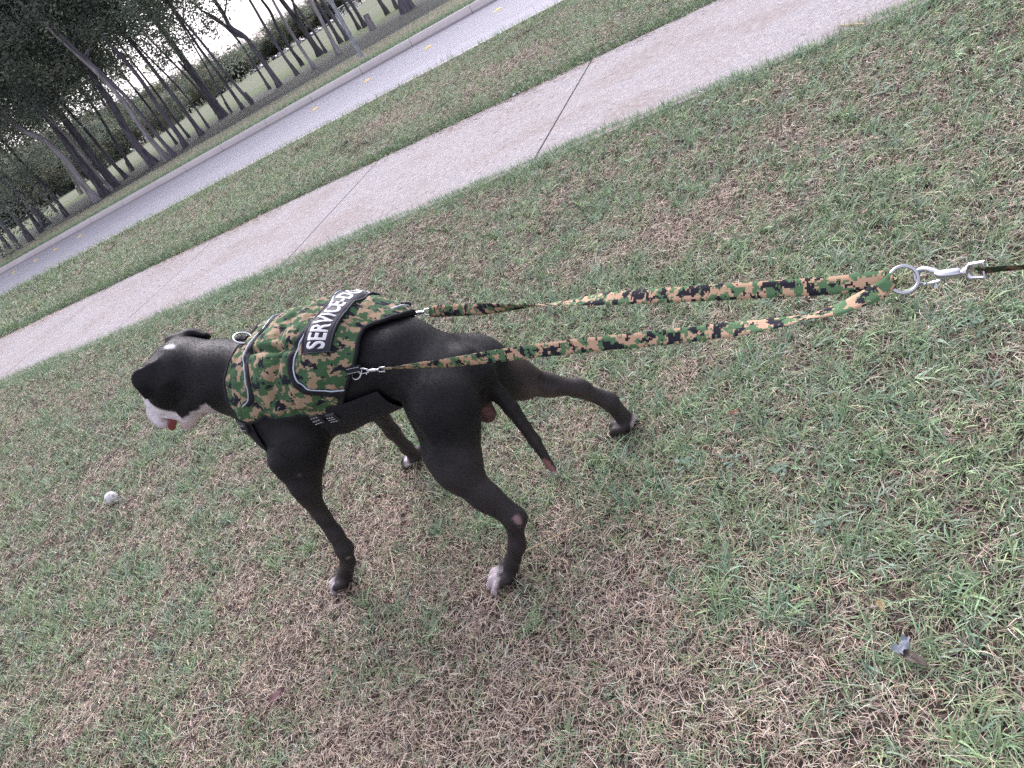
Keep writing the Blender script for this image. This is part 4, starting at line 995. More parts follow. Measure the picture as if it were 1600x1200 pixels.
def strap(pts, d0, d1, ang_key, wid, name, u0):
    n = 150; x0, x1 = pts[0][0], pts[-1][0]; a = at_d(*pts[0], d0); b = at_d(*pts[-1], d1)
    key = []
    for x, y in pts:
        f = (x - x0) / (x1 - x0); f = f * d0 / (f * d0 + (1 - f) * d1) if 0 < f < 1 else f; key.append(at_d(x, y, d0 + (d1 - d0) * f))
    P = catmull(key, 40); L_ = np.concatenate([[0], np.cumsum(np.linalg.norm(np.diff(P, axis=0), axis=1))]); L_ /= L_[-1]
    t = np.linspace(0, 1, n)[:, None]; P = np.stack([np.interp(t[:, 0], L_, P[:, k]) for k in range(3)], -1)
    ang = np.interp(t[:, 0], *zip(*ang_key)) * D2
    o = ribbon(P, ang, wid, name, M_CAMO2, coup, u0=u0)
    # the fold sewn back on itself behind the clip
    ribbon(P[2:20] + np.array([0, 0, .0014]) - CAMF * .0016, ang[2:20], wid * .98, 'sewn_fold', M_CAMO2, o, u0=u0 + .9)
    return a, b
# right strap
a, b = strap([(671, 487), (780, 481), (890, 472), (960, 466), (1100, 458), (1200, 452), (1300, 446), (1384, 437)], 2.04, 1.232, [(0, 12), (.14, 8), (.24, 50), (.34, 88), (.42, 112), (.52, 150), (.62, 170), (.78, 178), (1, 182)], .0310, 'strap', 0.0)
rp = at_d(640, 491, 2.075)
snap_hook(rp, a, .017, coup)
# left strap
a2, b2 = strap([(601, 577), (700, 567), (800, 553), (900, 541), (1000, 531), (1100, 520), (1200, 507), (1270, 493), (1315, 481), (1350, 466), (1380, 452)], 1.765, 1.225, [(0, 84), (.07, 72), (.20, 42), (.28, 26), (.40, 8), (.60, 2), (.74, -20), (.83, -52), (.89, -74), (.94, -48), (1, -14)], .0290, 'strap', 2.0)
lp = at_d(563, 580, 1.80)
snap_hook(lp, a2, .011, coup)
# the ends folded over the ring
for e, sgn in ((b, 1), (b2, -1)):
    c0 = np.array(e); c1 = RC - e_al * .0215; P = catmull([c0 - e_al * .004, c0 * .45 + c1 * .55 - CAMF * .003, c1 - CAMF * .0035, c1 + e_al * .004, c1 + CAMF * .004, c0 * .5 + c1 * .5 + CAMF * .003], 7)
    ribbon(P, np.full(len(P), .12 * sgn), np.linspace(.026, .020, len(P)), 'ring_fold', M_CAMO2, coup, u0=1.0 + sgn)
# flank rings of the vest, lifted by the pull
ring_mb(at_d(557, 582, 1.81), CAMR * .75 - CAMF * .5, CAMU * .95 + CAMR * .2, .0165, .0022).build('flank_ring', M_STEEL, vest)
ring_mb(at_d(640, 494, 2.085), CAMR * .95 + CAMU * .1, CAMF * .85 + CAMU * .30, .0185, .0024, True).build('flank_ring', M_STEEL, vest)
q = MB(); q.tube([np.array(RINGS['right']), np.array(RINGS['right']) * .4 + at_d(632, 497, 2.09) * .6, at_d(634, 496, 2.088)], .010, 10, flat=(CAMU, .35)); q.build('ring_loop', M_BLACK, vest)
# the long leash running to the hand outside the picture
leash = empty('leash', tuple(at_d(1440, 434, 1.2)))
tag(leash, 'camouflage leash with a large steel snap hook, leading off the right edge', 'leash')
h0 = at_d(1437, 434, 1.218); h1 = at_d(1538, 421, 1.13)
snap_hook(h0, h1, .0225, leash)
n = 60; P = catmull([at_d(1528, 423, 1.135), at_d(1560, 420, 1.11), at_d(1600, 417, 1.08), at_d(1680, 409, 1.03), at_d(1800, 396, .97)], 15)
ribbon(P, np.interp(np.linspace(0, 1, len(P)), [0, .2, .5, 1], [62, 70, 76, 66]) * D2, .024, 'strap', M_CAMO_DARK, leash, u0=5)

# ================================================================ ball, leaves, litter, stalks on the lawn
bp = at_z(174, 778, .026)
def _ballm(t, b):
    n1 = noise(t, obj_co(t, (60, 60, 60)), 1, 3); c = ramp(t, [(.0, (.70, .70, .70)), (.56, (.66, .66, .66)), (.62, (.25, .26, .27)), (.70, (.6, .6, .6))], n1)
    v = nd(t, 'ShaderNodeTexVoronoi'); v.inputs['Scale'].default_value = 160; t.links.new(obj_co(t), v.inputs['Vector']); bump(t, b, v.outputs['Distance'], .5, .002); t.links.new(c, b.inputs['Base Color'])
bm = bmesh.new(); bmesh.ops.create_icosphere(bm, subdivisions=4, radius=.0315, matrix=Matrix.Translation(bp)); me = bpy.data.meshes.new('ball'); bm.to_mesh(me); bm.free()
tag(link('ball', me, mat('scuffed_white_ball', (.7, .7, .7), .45, build=_ballm), None, True), 'small scuffed white ball lying in the grass left of the dog', 'ball')
def leaf(c, yaw, L, W, tilt, col, label, veins=True, z=.030):
    n, k = 12, 7; V = []
    for i in range(n):
        t = i / (n - 1); w_ = W * math.sin(math.pi * min(max(t, .02), .985) ** .8) ** .75
        for j in range(k):
            s = j / (k - 1) * 2 - 1; V.append(((t - .5) * L, s * w_ / 2, abs(s) ** 1.5 * W * .22 + .15 * L * math.sin(t * 3.0) * .5 + .0015 * math.sin(9 * t + 5 * s)))
    M_ = Matrix.Translation((c[0], c[1], z)) @ Matrix.Rotation(yaw, 4, 'Z') @ Matrix.Rotation(tilt, 4, 'Y')
    V = [M_ @ Vector(v) for v in V]; I = np.arange(n * k).reshape(n, k)
    def lm(t, b):
        c_ = ramp(t, [(.3, tuple(x * .6 for x in col)), (.7, tuple(min(1, x * 1.3) for x in col))], noise(t, obj_co(t, (120, 120, 120)), 1, 3)); t.links.new(c_, b.inputs['Base Color'])
    root = empty('fallen_leaf', (c[0], c[1], z)); link('blade', mesh_np('leaf_blade', V, np.stack([I[:-1, :-1], I[1:, :-1], I[1:, 1:], I[:-1, 1:]], -1).reshape(-1, 4)), mat('dry_leaf', col, .7, build=lm), root, True)
    q = MB(); mid = [M_ @ Vector(((i / 9 - .5) * L * (1 if i else 1.5), 0, .15 * L * math.sin(i / 9 * 3) * .5 + .0006)) for i in range(10)]; q.tube(mid, .0007, 5); q.build('midrib', mat('leaf_midrib', tuple(x * .75 for x in col), .7), root)
    return tag(root, label, 'leaf', 'fallen leaves on the lawn')
leaf(at_z(447, 1100), R(70), .048, .030, .1, (.20, .115, .115), 'flat reddish brown leaf in the dry grass near the bottom left edge', z=.034)
leaf(at_z(1432, 1042), R(-35), .050, .019, .05, (.12, .095, .08), 'long brown leaf beside the grey scrap at the lower right', z=.024)
leaf(at_z(1155, 660), R(60), .042, .018, .4, (.24, .12, .08), 'curled rusty orange leaf right of the hind paw', z=.032)
leaf(at_z(1355, 345), R(80), .040, .018, .3, (.34, .22, .18), 'pale brown leaf on the grass above the steel ring', z=.032)
leaf(at_z(1383, 962), R(110), .034, .013, .3, (.26, .20, .10), 'small dull yellow leaf up and left of the grey scrap', z=.032)
leaf(at_z(505, 742), R(70), .055, .024, .3, (.36, .21, .17), 'tan leaf right behind the near front leg of the dog', z=.030)
leaf(at_z(333, 528), R(20), .070, .030, .3, (.22, .13, .10), 'brown leaf on the grass just behind the far ear of the dog', z=.030)
n, k = 9, 6; V = []
for i in range(n):
    for j in range(k): V.append((i / (n - 1) * .034, (j / (k - 1) - .5) * .020 * (1.1 - .5 * i / n), .006 * math.sin(i * 1.1) * math.cos(j * 1.3) + .004 * (j % 2)))
M_ = Matrix.Translation(Vector(at_z(1409, 1036)) + Vector((0, 0, .030))) @ Matrix.Rotation(R(55), 4, 'Z') @ Matrix.Rotation(-.3, 4, 'X'); I = np.arange(n * k).reshape(n, k)
tag(link('plastic_scrap', mesh_np('scrap', [M_ @ Vector(v) for v in V], np.stack([I[:-1, :-1], I[1:, :-1], I[1:, 1:], I[:-1, 1:]], -1).reshape(-1, 4)), mat('crumpled_film', (.20, .225, .27), .45, spec=.3), None, True), 'crumpled pale blue grey scrap beside the brown leaf', 'litter')
V = [Matrix.Translation(Vector(at_z(806, 150)) + Vector((0, 0, .018))) @ Vector(((i / 8 - .5) * .10, (j / 5 - .5) * .035, .010 * math.sin(i * 1.3) * math.cos(j))) for i in range(9) for j in range(6)]
tag(link('paper_scrap', mesh_np('scrap', V, np.stack([I[:-1, :-1], I[1:, :-1], I[1:, 1:], I[:-1, 1:]], -1).reshape(-1, 4)), mat('weathered_paper', (.33, .35, .40), .6), None, True), 'grey blue scrap at the far edge of the sidewalk', 'litter')
# long dry stalks lying over the turf
M_STALK = mat('dry_stalk', (.50, .40, .25), .7)
for pts, r, lb in (([(800, 870, .05), (840, 852, .035), (880, 832, .04), (905, 822, .045)], .0016, 'long dry stalk crossing just right of the near hind foot'),
                   ([(1070, 760, .03), (1100, 748, .05), (1120, 747, .045)], .0014, 'bent straw stalk on the green turf right of the tail tip'),
                   ([(610, 862, .03), (619, 905, .035)], .0012, 'short pale stalk between the near front and hind feet'),
                   ([(1160, 160, .04), (1180, 155, .06), (1197, 166, .03)], .0018, 'curled dry stalk beside the sidewalk at the upper right'),
                   ([(1312, 39, .02), (1332, 38, .02), (1351, 37, .025)], .004, 'stubby brown twig lying on the sidewalk edge at the upper right')):
    q = MB(); q.tube(catmull([at_z(a_, b_, c_) for a_, b_, c_ in pts], 6), r, 6)
    tag(q.build('dry_stalk', M_STALK), lb, 'stalk', 'loose stalks on the lawn')
# broad leaved weeds in the turf
def weed(px, py, s, label, n=9):
    c = at_z(px, py); V, F, C, k = [], [], [], 0
    for i in range(n):
        az = rng.uniform(0, 6.28); L = rng.uniform(.010, .019) * s; W = L * .62; r0 = rng.uniform(.0, .022) * s; z = rng.uniform(.012, .034)
        b = np.array([c[0] + r0 * math.cos(az + .5), c[1] + r0 * math.sin(az + .5), z]); d = np.array([math.cos(az), math.sin(az), rng.uniform(-.1, .35)]); s_ = np.array([-math.sin(az), math.cos(az), 0])
        V += [b, b + d * L * .35 - s_ * W / 2, b + d * L * .35 + s_ * W / 2, b + d * L * .75 - s_ * W * .42, b + d * L * .75 + s_ * W * .42, b + d * L]
        F += [(k, k + 1, k + 2), (k + 1, k + 3, k + 4), (k + 1, k + 4, k + 2), (k + 3, k + 5, k + 4)]; C += [np.array((.11, .17, .125)) * rng.uniform(.7, 1.3)] * 6; k += 6
    tag(link('clover_weed', mesh_np('clover_weed', V, np.array(F), np.array(C)), M_BLADE), label, 'weed', 'broad leaved weeds in the lawn')
for i, (px, py, s) in enumerate([(1075, 735, 1), (1150, 730, 1), (1262, 506, 1.2), (1225, 745, .9), (1535, 520, 1), (1380, 150, 1.3), (1500, 60, 1.3), (1440, 130, 1.2), (1180, 180, 1.2), (1320, 240, 1.2), (1255, 90, 1.4), (1100, 170, 1.5), (1290, 830, 1), (860, 720, .9)]):
    weed(px, py, s, ['small grey green weed right of the dog tail tip', 'low weed just left of a tall tuft right of the tail', 'pale weed under the twist of the lower strap', 'little weed low in the turf right of centre', 'grey green weed below the big snap hook', 'bluish weed in the lawn corner above the steel ring', 'bluish weed nearest the top right corner',
                         'bluish weed between two others in the upper right corner', 'weed beside the curled dry stalk near the sidewalk', 'weed in the lush turf up the lawn from the ring', 'weed hugging the sidewalk edge right of centre top', 'weed at the sidewalk edge left of the other edge weed', 'weed in green turf midway down the right half', 'small weed under the tail tip of the dog'][i], int(9 + 4 * s))
# ================================================================ grove, field, far trees
def _bark(base):
    def bld(t, b):
        n1 = noise(t, obj_co(t, (9, 9, 1.6)), 1.4, 5, .65); n2 = noise(t, obj_co(t, (1.2, 1.2, .5)), 1.0, 3)
        c = ramp(t, [(.3, tuple(x * .45 for x in base)), (.7, tuple(x * 1.5 for x in base))], n1)
        c = mixc(t, c, tuple(x * 1.9 for x in base), ramp(t, [(.55, (0, 0, 0)), (.75, (.5, .5, .5))], n2)); t.links.new(c, b.inputs['Base Color']); bump(t, b, n1, .9, .05)
    return bld
M_BARK = mat('dark_bark', rough=.95, spec=.1, build=_bark((.155, .145, .175)))  # both bark tones lifted and cooled, putting haze into the colour
M_BARKL = mat('pale_bark', rough=.95, spec=.1, build=_bark((.34, .315, .34)))
def leaf_mat(name): 
    def bld(t, b):
        a = nd(t, 'ShaderNodeAttribute', attribute_name='Col'); oi = nd(t, 'ShaderNodeObjectInfo')
        r = nd(t, 'ShaderNodeMapRange'); r.inputs[3].default_value = .75; r.inputs[4].default_value = 1.3; t.links.new(oi.outputs['Random'], r.inputs[0])
        c = mixc(t, a.outputs['Color'], (1, 1, 1), 0.0); m = nd(t, 'ShaderNodeVectorMath', operation='SCALE'); t.links.new(c, m.inputs[0]); t.links.new(r.outputs[0], m.inputs['Scale'])
        t.links.new(m.outputs[0], b.inputs['Base Color'])
        tr = t.nodes.new('ShaderNodeBsdfTranslucent'); t.links.new(m.outputs[0], tr.inputs['Color']); ms = t.nodes.new('ShaderNodeMixShader'); ms.inputs[0].default_value = .58
        o_ = [q for q in t.nodes if q.type == 'OUTPUT_MATERIAL'][0]; t.links.new(b.outputs[0], ms.inputs[1]); t.links.new(tr.outputs[0], ms.inputs[2]); t.links.new(ms.outputs[0], o_.inputs['Surface'])
    return mat(name, rough=.7, spec=.15, build=bld)
M_LEAF = leaf_mat('foliage')
def crown_mesh(seed, rx, rz, nclump, per, leaf, cols, hollow=.35, base_flat=0.0, clr=(.55, .95)):
    """leaf sized faces gathered in clumps through the volume of a crown; origin at the crown's middle"""
    g = np.random.default_rng(seed); V = []; C = []
    P = g.normal(0, 1, (nclump, 3)); P /= np.linalg.norm(P, axis=1)[:, None]; P *= (hollow + (1 - hollow) * g.random((nclump, 1)) ** .5)
    P[:, 2] = np.where(P[:, 2] < 0, P[:, 2] * (1 - base_flat), P[:, 2]); P *= (rx, rx, rz)
    P += g.normal(0, .12 * rx, P.shape); cr = g.uniform(*clr, nclump)
    for c, r in zip(P, cr):
        n = int(per * g.uniform(.5, 1.4)); q = c + g.normal(0, .5, (n, 3)) * r * (1, 1, .7)
        a = g.normal(0, 1, (n, 3)); a[:, 2] *= .6; a /= np.linalg.norm(a, axis=1)[:, None]; b = np.cross(a, g.normal(0, 1, (n, 3))); b /= np.linalg.norm(b, axis=1)[:, None]
        L = leaf * g.uniform(.6, 1.4, (n, 1)); W = L * .45
        V.append(np.stack([q - a * L / 2, q + b * W / 2 - a * L * .05, q + a * L / 2, q - b * W / 2 - a * L * .05], 1))
        col = cols[g.integers(0, len(cols))] * g.uniform(.75, 1.25); C.append(np.repeat((col * g.uniform(.7, 1.3, (n, 1)))[:, None], 4, 1))
    V = np.concatenate(V).reshape(-1, 3); C = np.concatenate(C).reshape(-1, 3)
    me = mesh_np('crown', V, np.arange(len(V)).reshape(-1, 4), C); me.materials.append(M_LEAF); return me
OAK = np.array([(.27, .32, .27), (.31, .36, .30), (.21, .25, .23), (.37, .41, .31), (.33, .37, .32)])  # leaf tones raised and blued so the colour carries the haze
CROWNS = [crown_mesh(s, 2.8, 3.9, 122, 160, .105, OAK, .2, .05, (.42, .85)) for s in (1, 2, 3, 4)]
def limb(mb, p0, p1, r0, r1, g, n=5, wig=.06):
    p0, p1 = np.array(p0), np.array(p1); L = np.linalg.norm(p1 - p0); P = [p0 + (p1 - p0) * t + g.normal(0, wig * L * .3, 3) * math.sin(t * 3.14) for t in np.linspace(0, 1, n)]
    mb.tube(P, np.linspace(r0, r1, n), 7)
def tree(base, ups, wpx, label, pale=False, crown=True, fork=None, top=None, flare=1.35, cr_z=None, seed=0):
    b = at_z(*base); y0 = b[1]; g = np.random.default_rng(seed + 100)
    rad = .64 * wpx / 2 * np.linalg.norm(b - EYE) / F_PX * .93
    P = [b + (0, 0, -.15)] + [at_y(px, py, y0) for px, py in ups]
    d = P[-1] - P[-2]; d /= np.linalg.norm(d); H = top or 10.5 + g.uniform(-1, 1.5)
    while P[-1][2] < H: d = d * .72 + np.array([0, g.normal(0, .06), 1]) * .28 + g.normal(0, .05, 3); d /= np.linalg.norm(d); P.append(P[-1] + d * 1.6)
    Pc = catmull(P, 4); z = Pc[:, 2]; rr = rad * np.clip(1 - .075 * z, .12, 1) * (1 + (flare - 1) * np.exp(-np.maximum(z, 0) / .28))
    root = empty('grove_tree', (b[0], b[1], 0)); tag(root, label, 'tree', 'trees of the roadside grove')
    q = MB(); q.tube(Pc, rr, 10)
    # root flare
    for k in range(5):
        a = k * 1.257 + g.uniform(-.3, .3); e = np.array([math.cos(a), math.sin(a), 0]); q.tube([b + e * rad * .4 + (0, 0, .42), b + e * rad * 1.25 + (0, 0, .12), b + e * rad * 1.7 + (0, 0, -.06)], [rad * .3, rad * .28, rad * .15], 6)
    for k in range(9):
        t = g.uniform(.38, .95); i = int(t * (len(Pc) - 1)); a = g.uniform(0, 6.28); L = g.uniform(1.2, 2.8)
        if Pc[i][2] < 2.6: continue
        limb(q, Pc[i], Pc[i] + np.array([math.cos(a) * L, math.sin(a) * L, L * g.uniform(.45, 1.1)]), rr[i] * .45, .012, g)
    if fork:
        fp = [at_y(px, py, y0) for px, py in fork[0]]; q.tube(catmull(fp, 5), np.linspace(fork[1] / 2 * np.linalg.norm(b - EYE) / F_PX, .04, len(catmull(fp, 5))), 8)
    q.build('trunk', M_BARKL if pale else M_BARK, root)
    if crown:
        zc = cr_z or (g.uniform(8.0, 9.2) if base[0] > 400 else g.uniform(6.0, 7.4) if base[0] > 230 else g.uniform(5.6, 7.6)); i = int(np.argmin(abs(z - zc)))
        for k in range(crown if crown > 1 else 1):
            me = CROWNS[(seed + k) % 4]; c = bpy.data.objects.new('crown', me); COL.objects.link(c); c.parent = root; c.matrix_parent_inverse = wm(root).inverted()
            off = g.normal(0, .5, 3) if k == 0 else np.array([g.uniform(-1.6, 1.6), g.uniform(-1, 1), g.uniform(1.5, 3.0)])
            c.location = tuple(Pc[i] + off); c.rotation_euler = (0, 0, g.uniform(0, 6.28)); s = g.uniform(.85, 1.15); c.scale = (s, s, s * g.uniform(.9, 1.15))
    return root
T = [  # base, points up the trunk, width in photo pixels, label, options
    ((637, 17), [(628, -8), (612, -45)], 23, 'thick gnarled tree with spread roots at the top edge, rightmost of the grove', dict(pale=False, flare=1.9)),
    ((621, 14), [(612, -6)], 7, 'thin tree just left of the thick rooted tree', {}),
    ((606, 22), [(591, -2), (575, -32)], 9, 'dark straight tree between the stump and the rooted tree', {}),
    ((571, 42), [(548, 4), (525, -30)], 9, 'dark tree just left of the sawn stump', {}),
    ((562, 46), [(538, 5), (515, -30)], 7, 'slim dark tree in front of the soccer goal', {}),
    ((544, 62), [(520, 25), (500, -3)], 9, 'dark tree rising right behind the grey pole', {}),
    ((533, 67), [(512, 32), (492, 0)], 9, 'dark tree left of the grey pole', {}),
    ((530, 84), [(510, 47), (495, 18), (481, -5)], 9.5, 'greyer tree left of the pole with a pale scar at its foot', dict(pale=True)),
    ((510, 82), [(490, 50), (470, 20), (450, -8)], 5.5, 'thin tree leaning behind the stout dark one', {}),
    ((501, 86), [(475, 47), (455, 20), (436, -5)], 13, 'stout dark tree in the middle of the right grove', dict(fork=([(468, 38), (462, 18), (456, -4)], 5))),
    ((492, 108), [(465, 67), (440, 25), (425, -2)], 7.5, 'slim grey brown tree left of the stout dark one', dict(pale=True)),
    ((473, 102), [(450, 70), (432, 40), (422, 18), (406, -4)], 8, 'dark tree with a kink high in its trunk', {}),
    ((465, 117), [(435, 75), (412, 38), (396, 10)], 7.5, 'dark tree left of the kinked one, foot nearest the bare bank', {}),
    ((438, 134), [(407, 90), (383, 58), (360, 42), (345, 15)], 12, 'thick dark tree forking low against the bright sky', dict(fork=([(383, 58), (365, 52), (340, 30), (318, 18)], 6))),
    ((422, 139), [(400, 105), (375, 67), (352, 42), (315, 16)], 6, 'thin dark tree left of the forking one', {}),
    ((395, 162), [(357, 120), (320, 72), (300, 48)], 7.5, 'slender tree second right of the big double trunk', {}),
    ((380, 170), [(345, 120), (315, 80), (298, 55)], 7.5, 'slender tree first right of the big double trunk', {}),
    ((362, 176), [(345, 147), (330, 118)], 4.5, 'very thin sapling beside the bright lamp glint', dict(crown=False, top=5.0)),
    ((350, 183), [(325, 147), (298, 108), (272, 72), (255, 48)], 17, 'big double trunked tree in the middle of the grove', dict(fork=([(338, 160), (318, 140), (300, 118), (278, 95)], 7), flare=1.7)),
    ((327, 200), [(300, 162), (268, 125), (238, 95)], 5, 'thin tree left of the big double trunk', {}),
    ((316, 211), [(275, 155), (238, 107), (207, 68), (190, 45)], 10, 'straight dark tree whose trunk crosses the bright sky gap', {}),
    ((296, 215), [(275, 188), (248, 150)], 5.5, 'thin dark tree between two straight ones', {}),
    ((292, 229), [(250, 170), (220, 125), (190, 88), (165, 62)], 11, 'straight dark tree left of the sky gap trunk', {}),
    ((277, 225), [(250, 190), (217, 147), (195, 120)], 5.5, 'thin dark tree in front of the yellowing shrubs', {}),
    ((273, 244), [(240, 205), (205, 160), (170, 125)], 9, 'dark trunk hidden close behind the pale straight one', {}),
    ((263, 250), [(225, 205), (190, 155), (152, 114), (128, 92)], 12, 'pale grey straight tree, brightest trunk of the grove', dict(pale=True)),
    ((242, 257), [(212, 225), (190, 190), (172, 158), (150, 128)], 18, 'broad dark tree left of the pale straight one', dict(flare=1.6)),
    ((208, 267), [(185, 230), (160, 188), (140, 158)], 7.5, 'slim dark tree left of the broad one', {}),
    ((198, 278), [(172, 250), (140, 210), (107, 173), (88, 148)], 8, 'leaning tree with a grey side left of the slim dark one', {}),
    ((182, 292), [(150, 252), (122, 215), (95, 180)], 19, 'broad shadowed tree behind the thin curved pale one', {}),
    ((176, 298), [(155, 275), (133, 248), (107, 216), (92, 200), (72, 180)], 6.5, 'thin pale tree with a curved upper trunk', dict(pale=True)),
    ((165, 304), [(140, 272), (112, 236), (90, 205)], 16, 'dark tree between the mottled trunk and the thin curved one', {}),
    ((152, 315), [(130, 288), (112, 262), (98, 245), (67, 218), (33, 202), (5, 178)], 15, 'stout mottled tree bending left, its bark flecked with pale lichen', dict(pale=True)),
    ((106, 338), [(67, 287), (33, 253), (8, 224)], 8, 'straight dark tree standing alone against the light field at left', {}),
    ((74, 353), [(42, 313), (10, 280), (-20, 255)], 17, 'broad grey tree near the left edge', {}),
    ((66, 362), [(40, 328), (10, 290), (-20, 262)], 9, 'dark tree just left behind the broad grey one', {}),
    ((50, 377), [(25, 342), (-5, 305)], 10, 'dark tree at the left edge with white gaps beside it', {}),
    ((33, 390), [(5, 352), (-20, 320)], 9, 'leaning dark tree second from the left edge', {}),
    ((20, 397), [(-5, 362), (-30, 330)], 9, 'leaning dark tree first at the left edge', {}),
    ((8, 402), [(-20, 366)], 10, 'dark tree cut by the left edge of the picture', {}),
    # second rank, mostly crowns and shaded stems
    ((228, 248), [(195, 205), (165, 165)], 7, 'shaded stem behind the broad dark tree', dict(crown=2)),
    ((160, 288), [(128, 248), (100, 212)], 7, 'shaded stem far back at left behind the thin pale one', dict(crown=2)),
    ((128, 303), [(118, 285), (104, 262), (92, 240)], 7, 'forked offshoot trunk under the mottled tree', dict(pale=True, crown=2)),
    ((88, 330), [(60, 298), (28, 262)], 6, 'shaded stem behind the lone straight dark tree', dict(crown=2)),
    ((20, 372), [(-8, 338)], 8, 'shaded stem far back at the left edge', dict(crown=2)),
    ((340, 178), [(318, 150), (290, 118)], 6, 'shaded stem left against the big double trunk', dict(crown=1)),
]
for i, (b, u, w_, lb, o) in enumerate(T): tree(b, u, w_, lb, seed=i, **o)

# sawn stump
b = at_z(583, 46); t_ = at_y(571, 22, b[1]); root = empty('tree_stump', (b[0], b[1], 0)); tag(root, 'sawn off leaning stump beside two dark trees right of the grey pole', 'stump')
q = MB(); P = [b + (0, 0, -.1), b * .7 + t_ * .3, b * .3 + t_ * .7, t_]; q.tube(P, [.17, .115, .105, .10], 14, caps=False); q.build('trunk', M_BARKL, root)
q = MB(); q.tube([t_ - (t_ - b) * .01, t_ + (t_ - b) * .004], [.103, .10], 14); q.build('cut_face', mat('cut_wood', (.30, .22, .16), .8), root)
# grey pole by the kerb
b = at_z(566, 90); t_ = at_y(516, 0, b[1]); d = (t_ - b); pole = empty('street_pole', (b[0], b[1], 0)); tag(pole, 'leaning grey metal pole on the grass strip by the far kerb', 'pole')
M_GALV = mat('galvanised_metal', (.34, .36, .41), .5, .6, build=lambda t, b_: (t.links.new(ramp(t, [(.3, (.20, .21, .25)), (.7, (.46, .48, .54))], noise(t, obj_co(t, (30, 30, 8)), 1, 3)), b_.inputs['Base Color'])))
q = MB(); q.tube([b + (0, 0, -.2), b + d * .3, b + d * 1.0, b + d * 2.6], [.052, .052, .048, .042], 16); q.build('shaft', M_GALV, pole)
for f0, f1 in ((.42, .46), (.95, .97)): q = MB(); q.tube([b + d * f0, b + d * f1], .060, 16); q.build('band', M_GALV, pole)
q = MB(); q.tube([b + (0, 0, -.02), b + (0, 0, .03)], [.11, .10], 16); q.build('base_collar', M_GALV, pole)

# ---- the far side of the field
def far_pt(px, py):
    return at_g(px, py)
FAR = np.array([(.14, .17, .14), (.17, .20, .15), (.12, .15, .135), (.22, .23, .15), (.21, .19, .15)])  # distance haze mixed into these bluish leaf tones
FC = [crown_mesh(20 + s, 6.4, 5.0, 120, 60, .62, FAR, .1, .15, (.9, 2.4)) for s in range(4)]
NC = [crown_mesh(30 + s, 3.6, 3.4, 110, 62, .34, FAR, .25, .0, (.6, 1.2)) for s in range(3)]
def bushy(name, x, y, h, label, group, meshes, seed, rad=None):
    g = np.random.default_rng(seed); z = float(ground_z(x, y)); root = empty(name, (x, y, z)); tag(root, label, 'tree', group)
    me = meshes[seed % len(meshes)]; c = bpy.data.objects.new('crown', me); COL.objects.link(c); c.parent = root; c.matrix_parent_inverse = wm(root).inverted()
    bb = 2 * (5.0 if meshes is FC else 3.4); s = h / bb * 1.02; c.scale = ((rad or 1) * s * g.uniform(.95, 1.25), (rad or 1) * s * g.uniform(.95, 1.25), s); c.location = (x, y, z + h * .54); c.rotation_euler = (0, 0, g.uniform(0, 6.28))
    q = MB(); q.tube([(x, y, z - .3), (x + g.normal(0, .1), y, z + h * .3), (x + g.normal(0, .3), y, z + h * .6)], [h * .030, h * .024, h * .012], 8)
    for k in range(3): a = g.uniform(0, 6.28); limb(q, (x, y, z + h * .25), (x + math.cos(a) * h * .2, y + math.sin(a) * h * .2, z + h * .55), h * .012, .03, g)
    q.build('trunk', M_BARK, root)
# far tree line: pixel column along the horizon, distance across (y), height above the horizon in pixels
def horizon_y(px): return 331.8 - .6342 * px
lin = [(600, 330, 5, 'low far tree line piece beyond the rightmost goal'), (575, 320, 10, 'far tree above the second goal'), (552, 330, 12, 'far tree between the goals'), (530, 320, 12, 'far tree behind the first goal'),
       (512, 300, 14, 'far rounded tree behind the grey pole'), (497, 290, 19, 'rounded far tree right of the white sky gap'), (484, 300, 24, 'tall far tree at the right end of the sky gap'), (470, 290, 22, 'far tree under the kinked trunk'), (455, 280, 24, 'far tree with a squared top left of the stout tree'),
       (441, 270, 28, 'tall far tree at the left end of the squared group'), (428, 280, 24, 'far tree left of the squared group'), (412, 290, 8, 'low far tree in the dip of the tree line'), (398, 270, 17, 'dark far tree above the parked cars'), (384, 260, 22, 'dark rounded far tree above the white van'),
       (368, 240, 19, 'far tree with a rusty tint'), (352, 230, 26, 'pale green far tree left of the forking trunk'), (336, 220, 34, 'tall far tree behind the slender pair'), (318, 200, 36, 'far tree behind the lamp glint'), (300, 190, 38, 'far tree behind the big double trunk'),
       (282, 180, 40, 'far tree with yellowing leaves'), (262, 170, 42, 'far tree behind the straight dark trunks'), (242, 165, 46, 'far tree left of the yellowing one'), (222, 160, 50, 'far tree behind the pale straight trunk'), (200, 155, 55, 'broad far tree behind the people'), (178, 150, 60, 'far tree behind the slim dark trunk'),
       (155, 150, 66, 'far tree behind the broad shadowed trunk'), (130, 145, 70, 'far tree behind the thin curved trunk'), (104, 140, 72, 'far tree behind the mottled trunk'), (78, 140, 76, 'far tree behind the lone dark trunk'), (52, 140, 78, 'far tree right of the broad grey trunk'), (26, 138, 80, 'far tree left of the broad grey trunk'), (0, 138, 80, 'far tree at the left edge'), (-30, 138, 80, 'far tree beyond the left edge')]
for i, (px, y, hp, lb) in enumerate(lin):
    y = 430 - 6 * (i % 3) if px > 380 else 330 if px > 262 else 245
    p = at_y(px, horizon_y(px), y); zg = float(ground_z(p[0], y)); dist = np.linalg.norm(p - EYE)
    h = hp * .845 * dist * math.cos(PITCH) / F_PX * .88 - zg + 1.3
    bushy('far_tree', p[0], y, h, lb, 'trees beyond the playing field', FC, i, rad=max(1.0, 26 * dist / F_PX / h * .9))
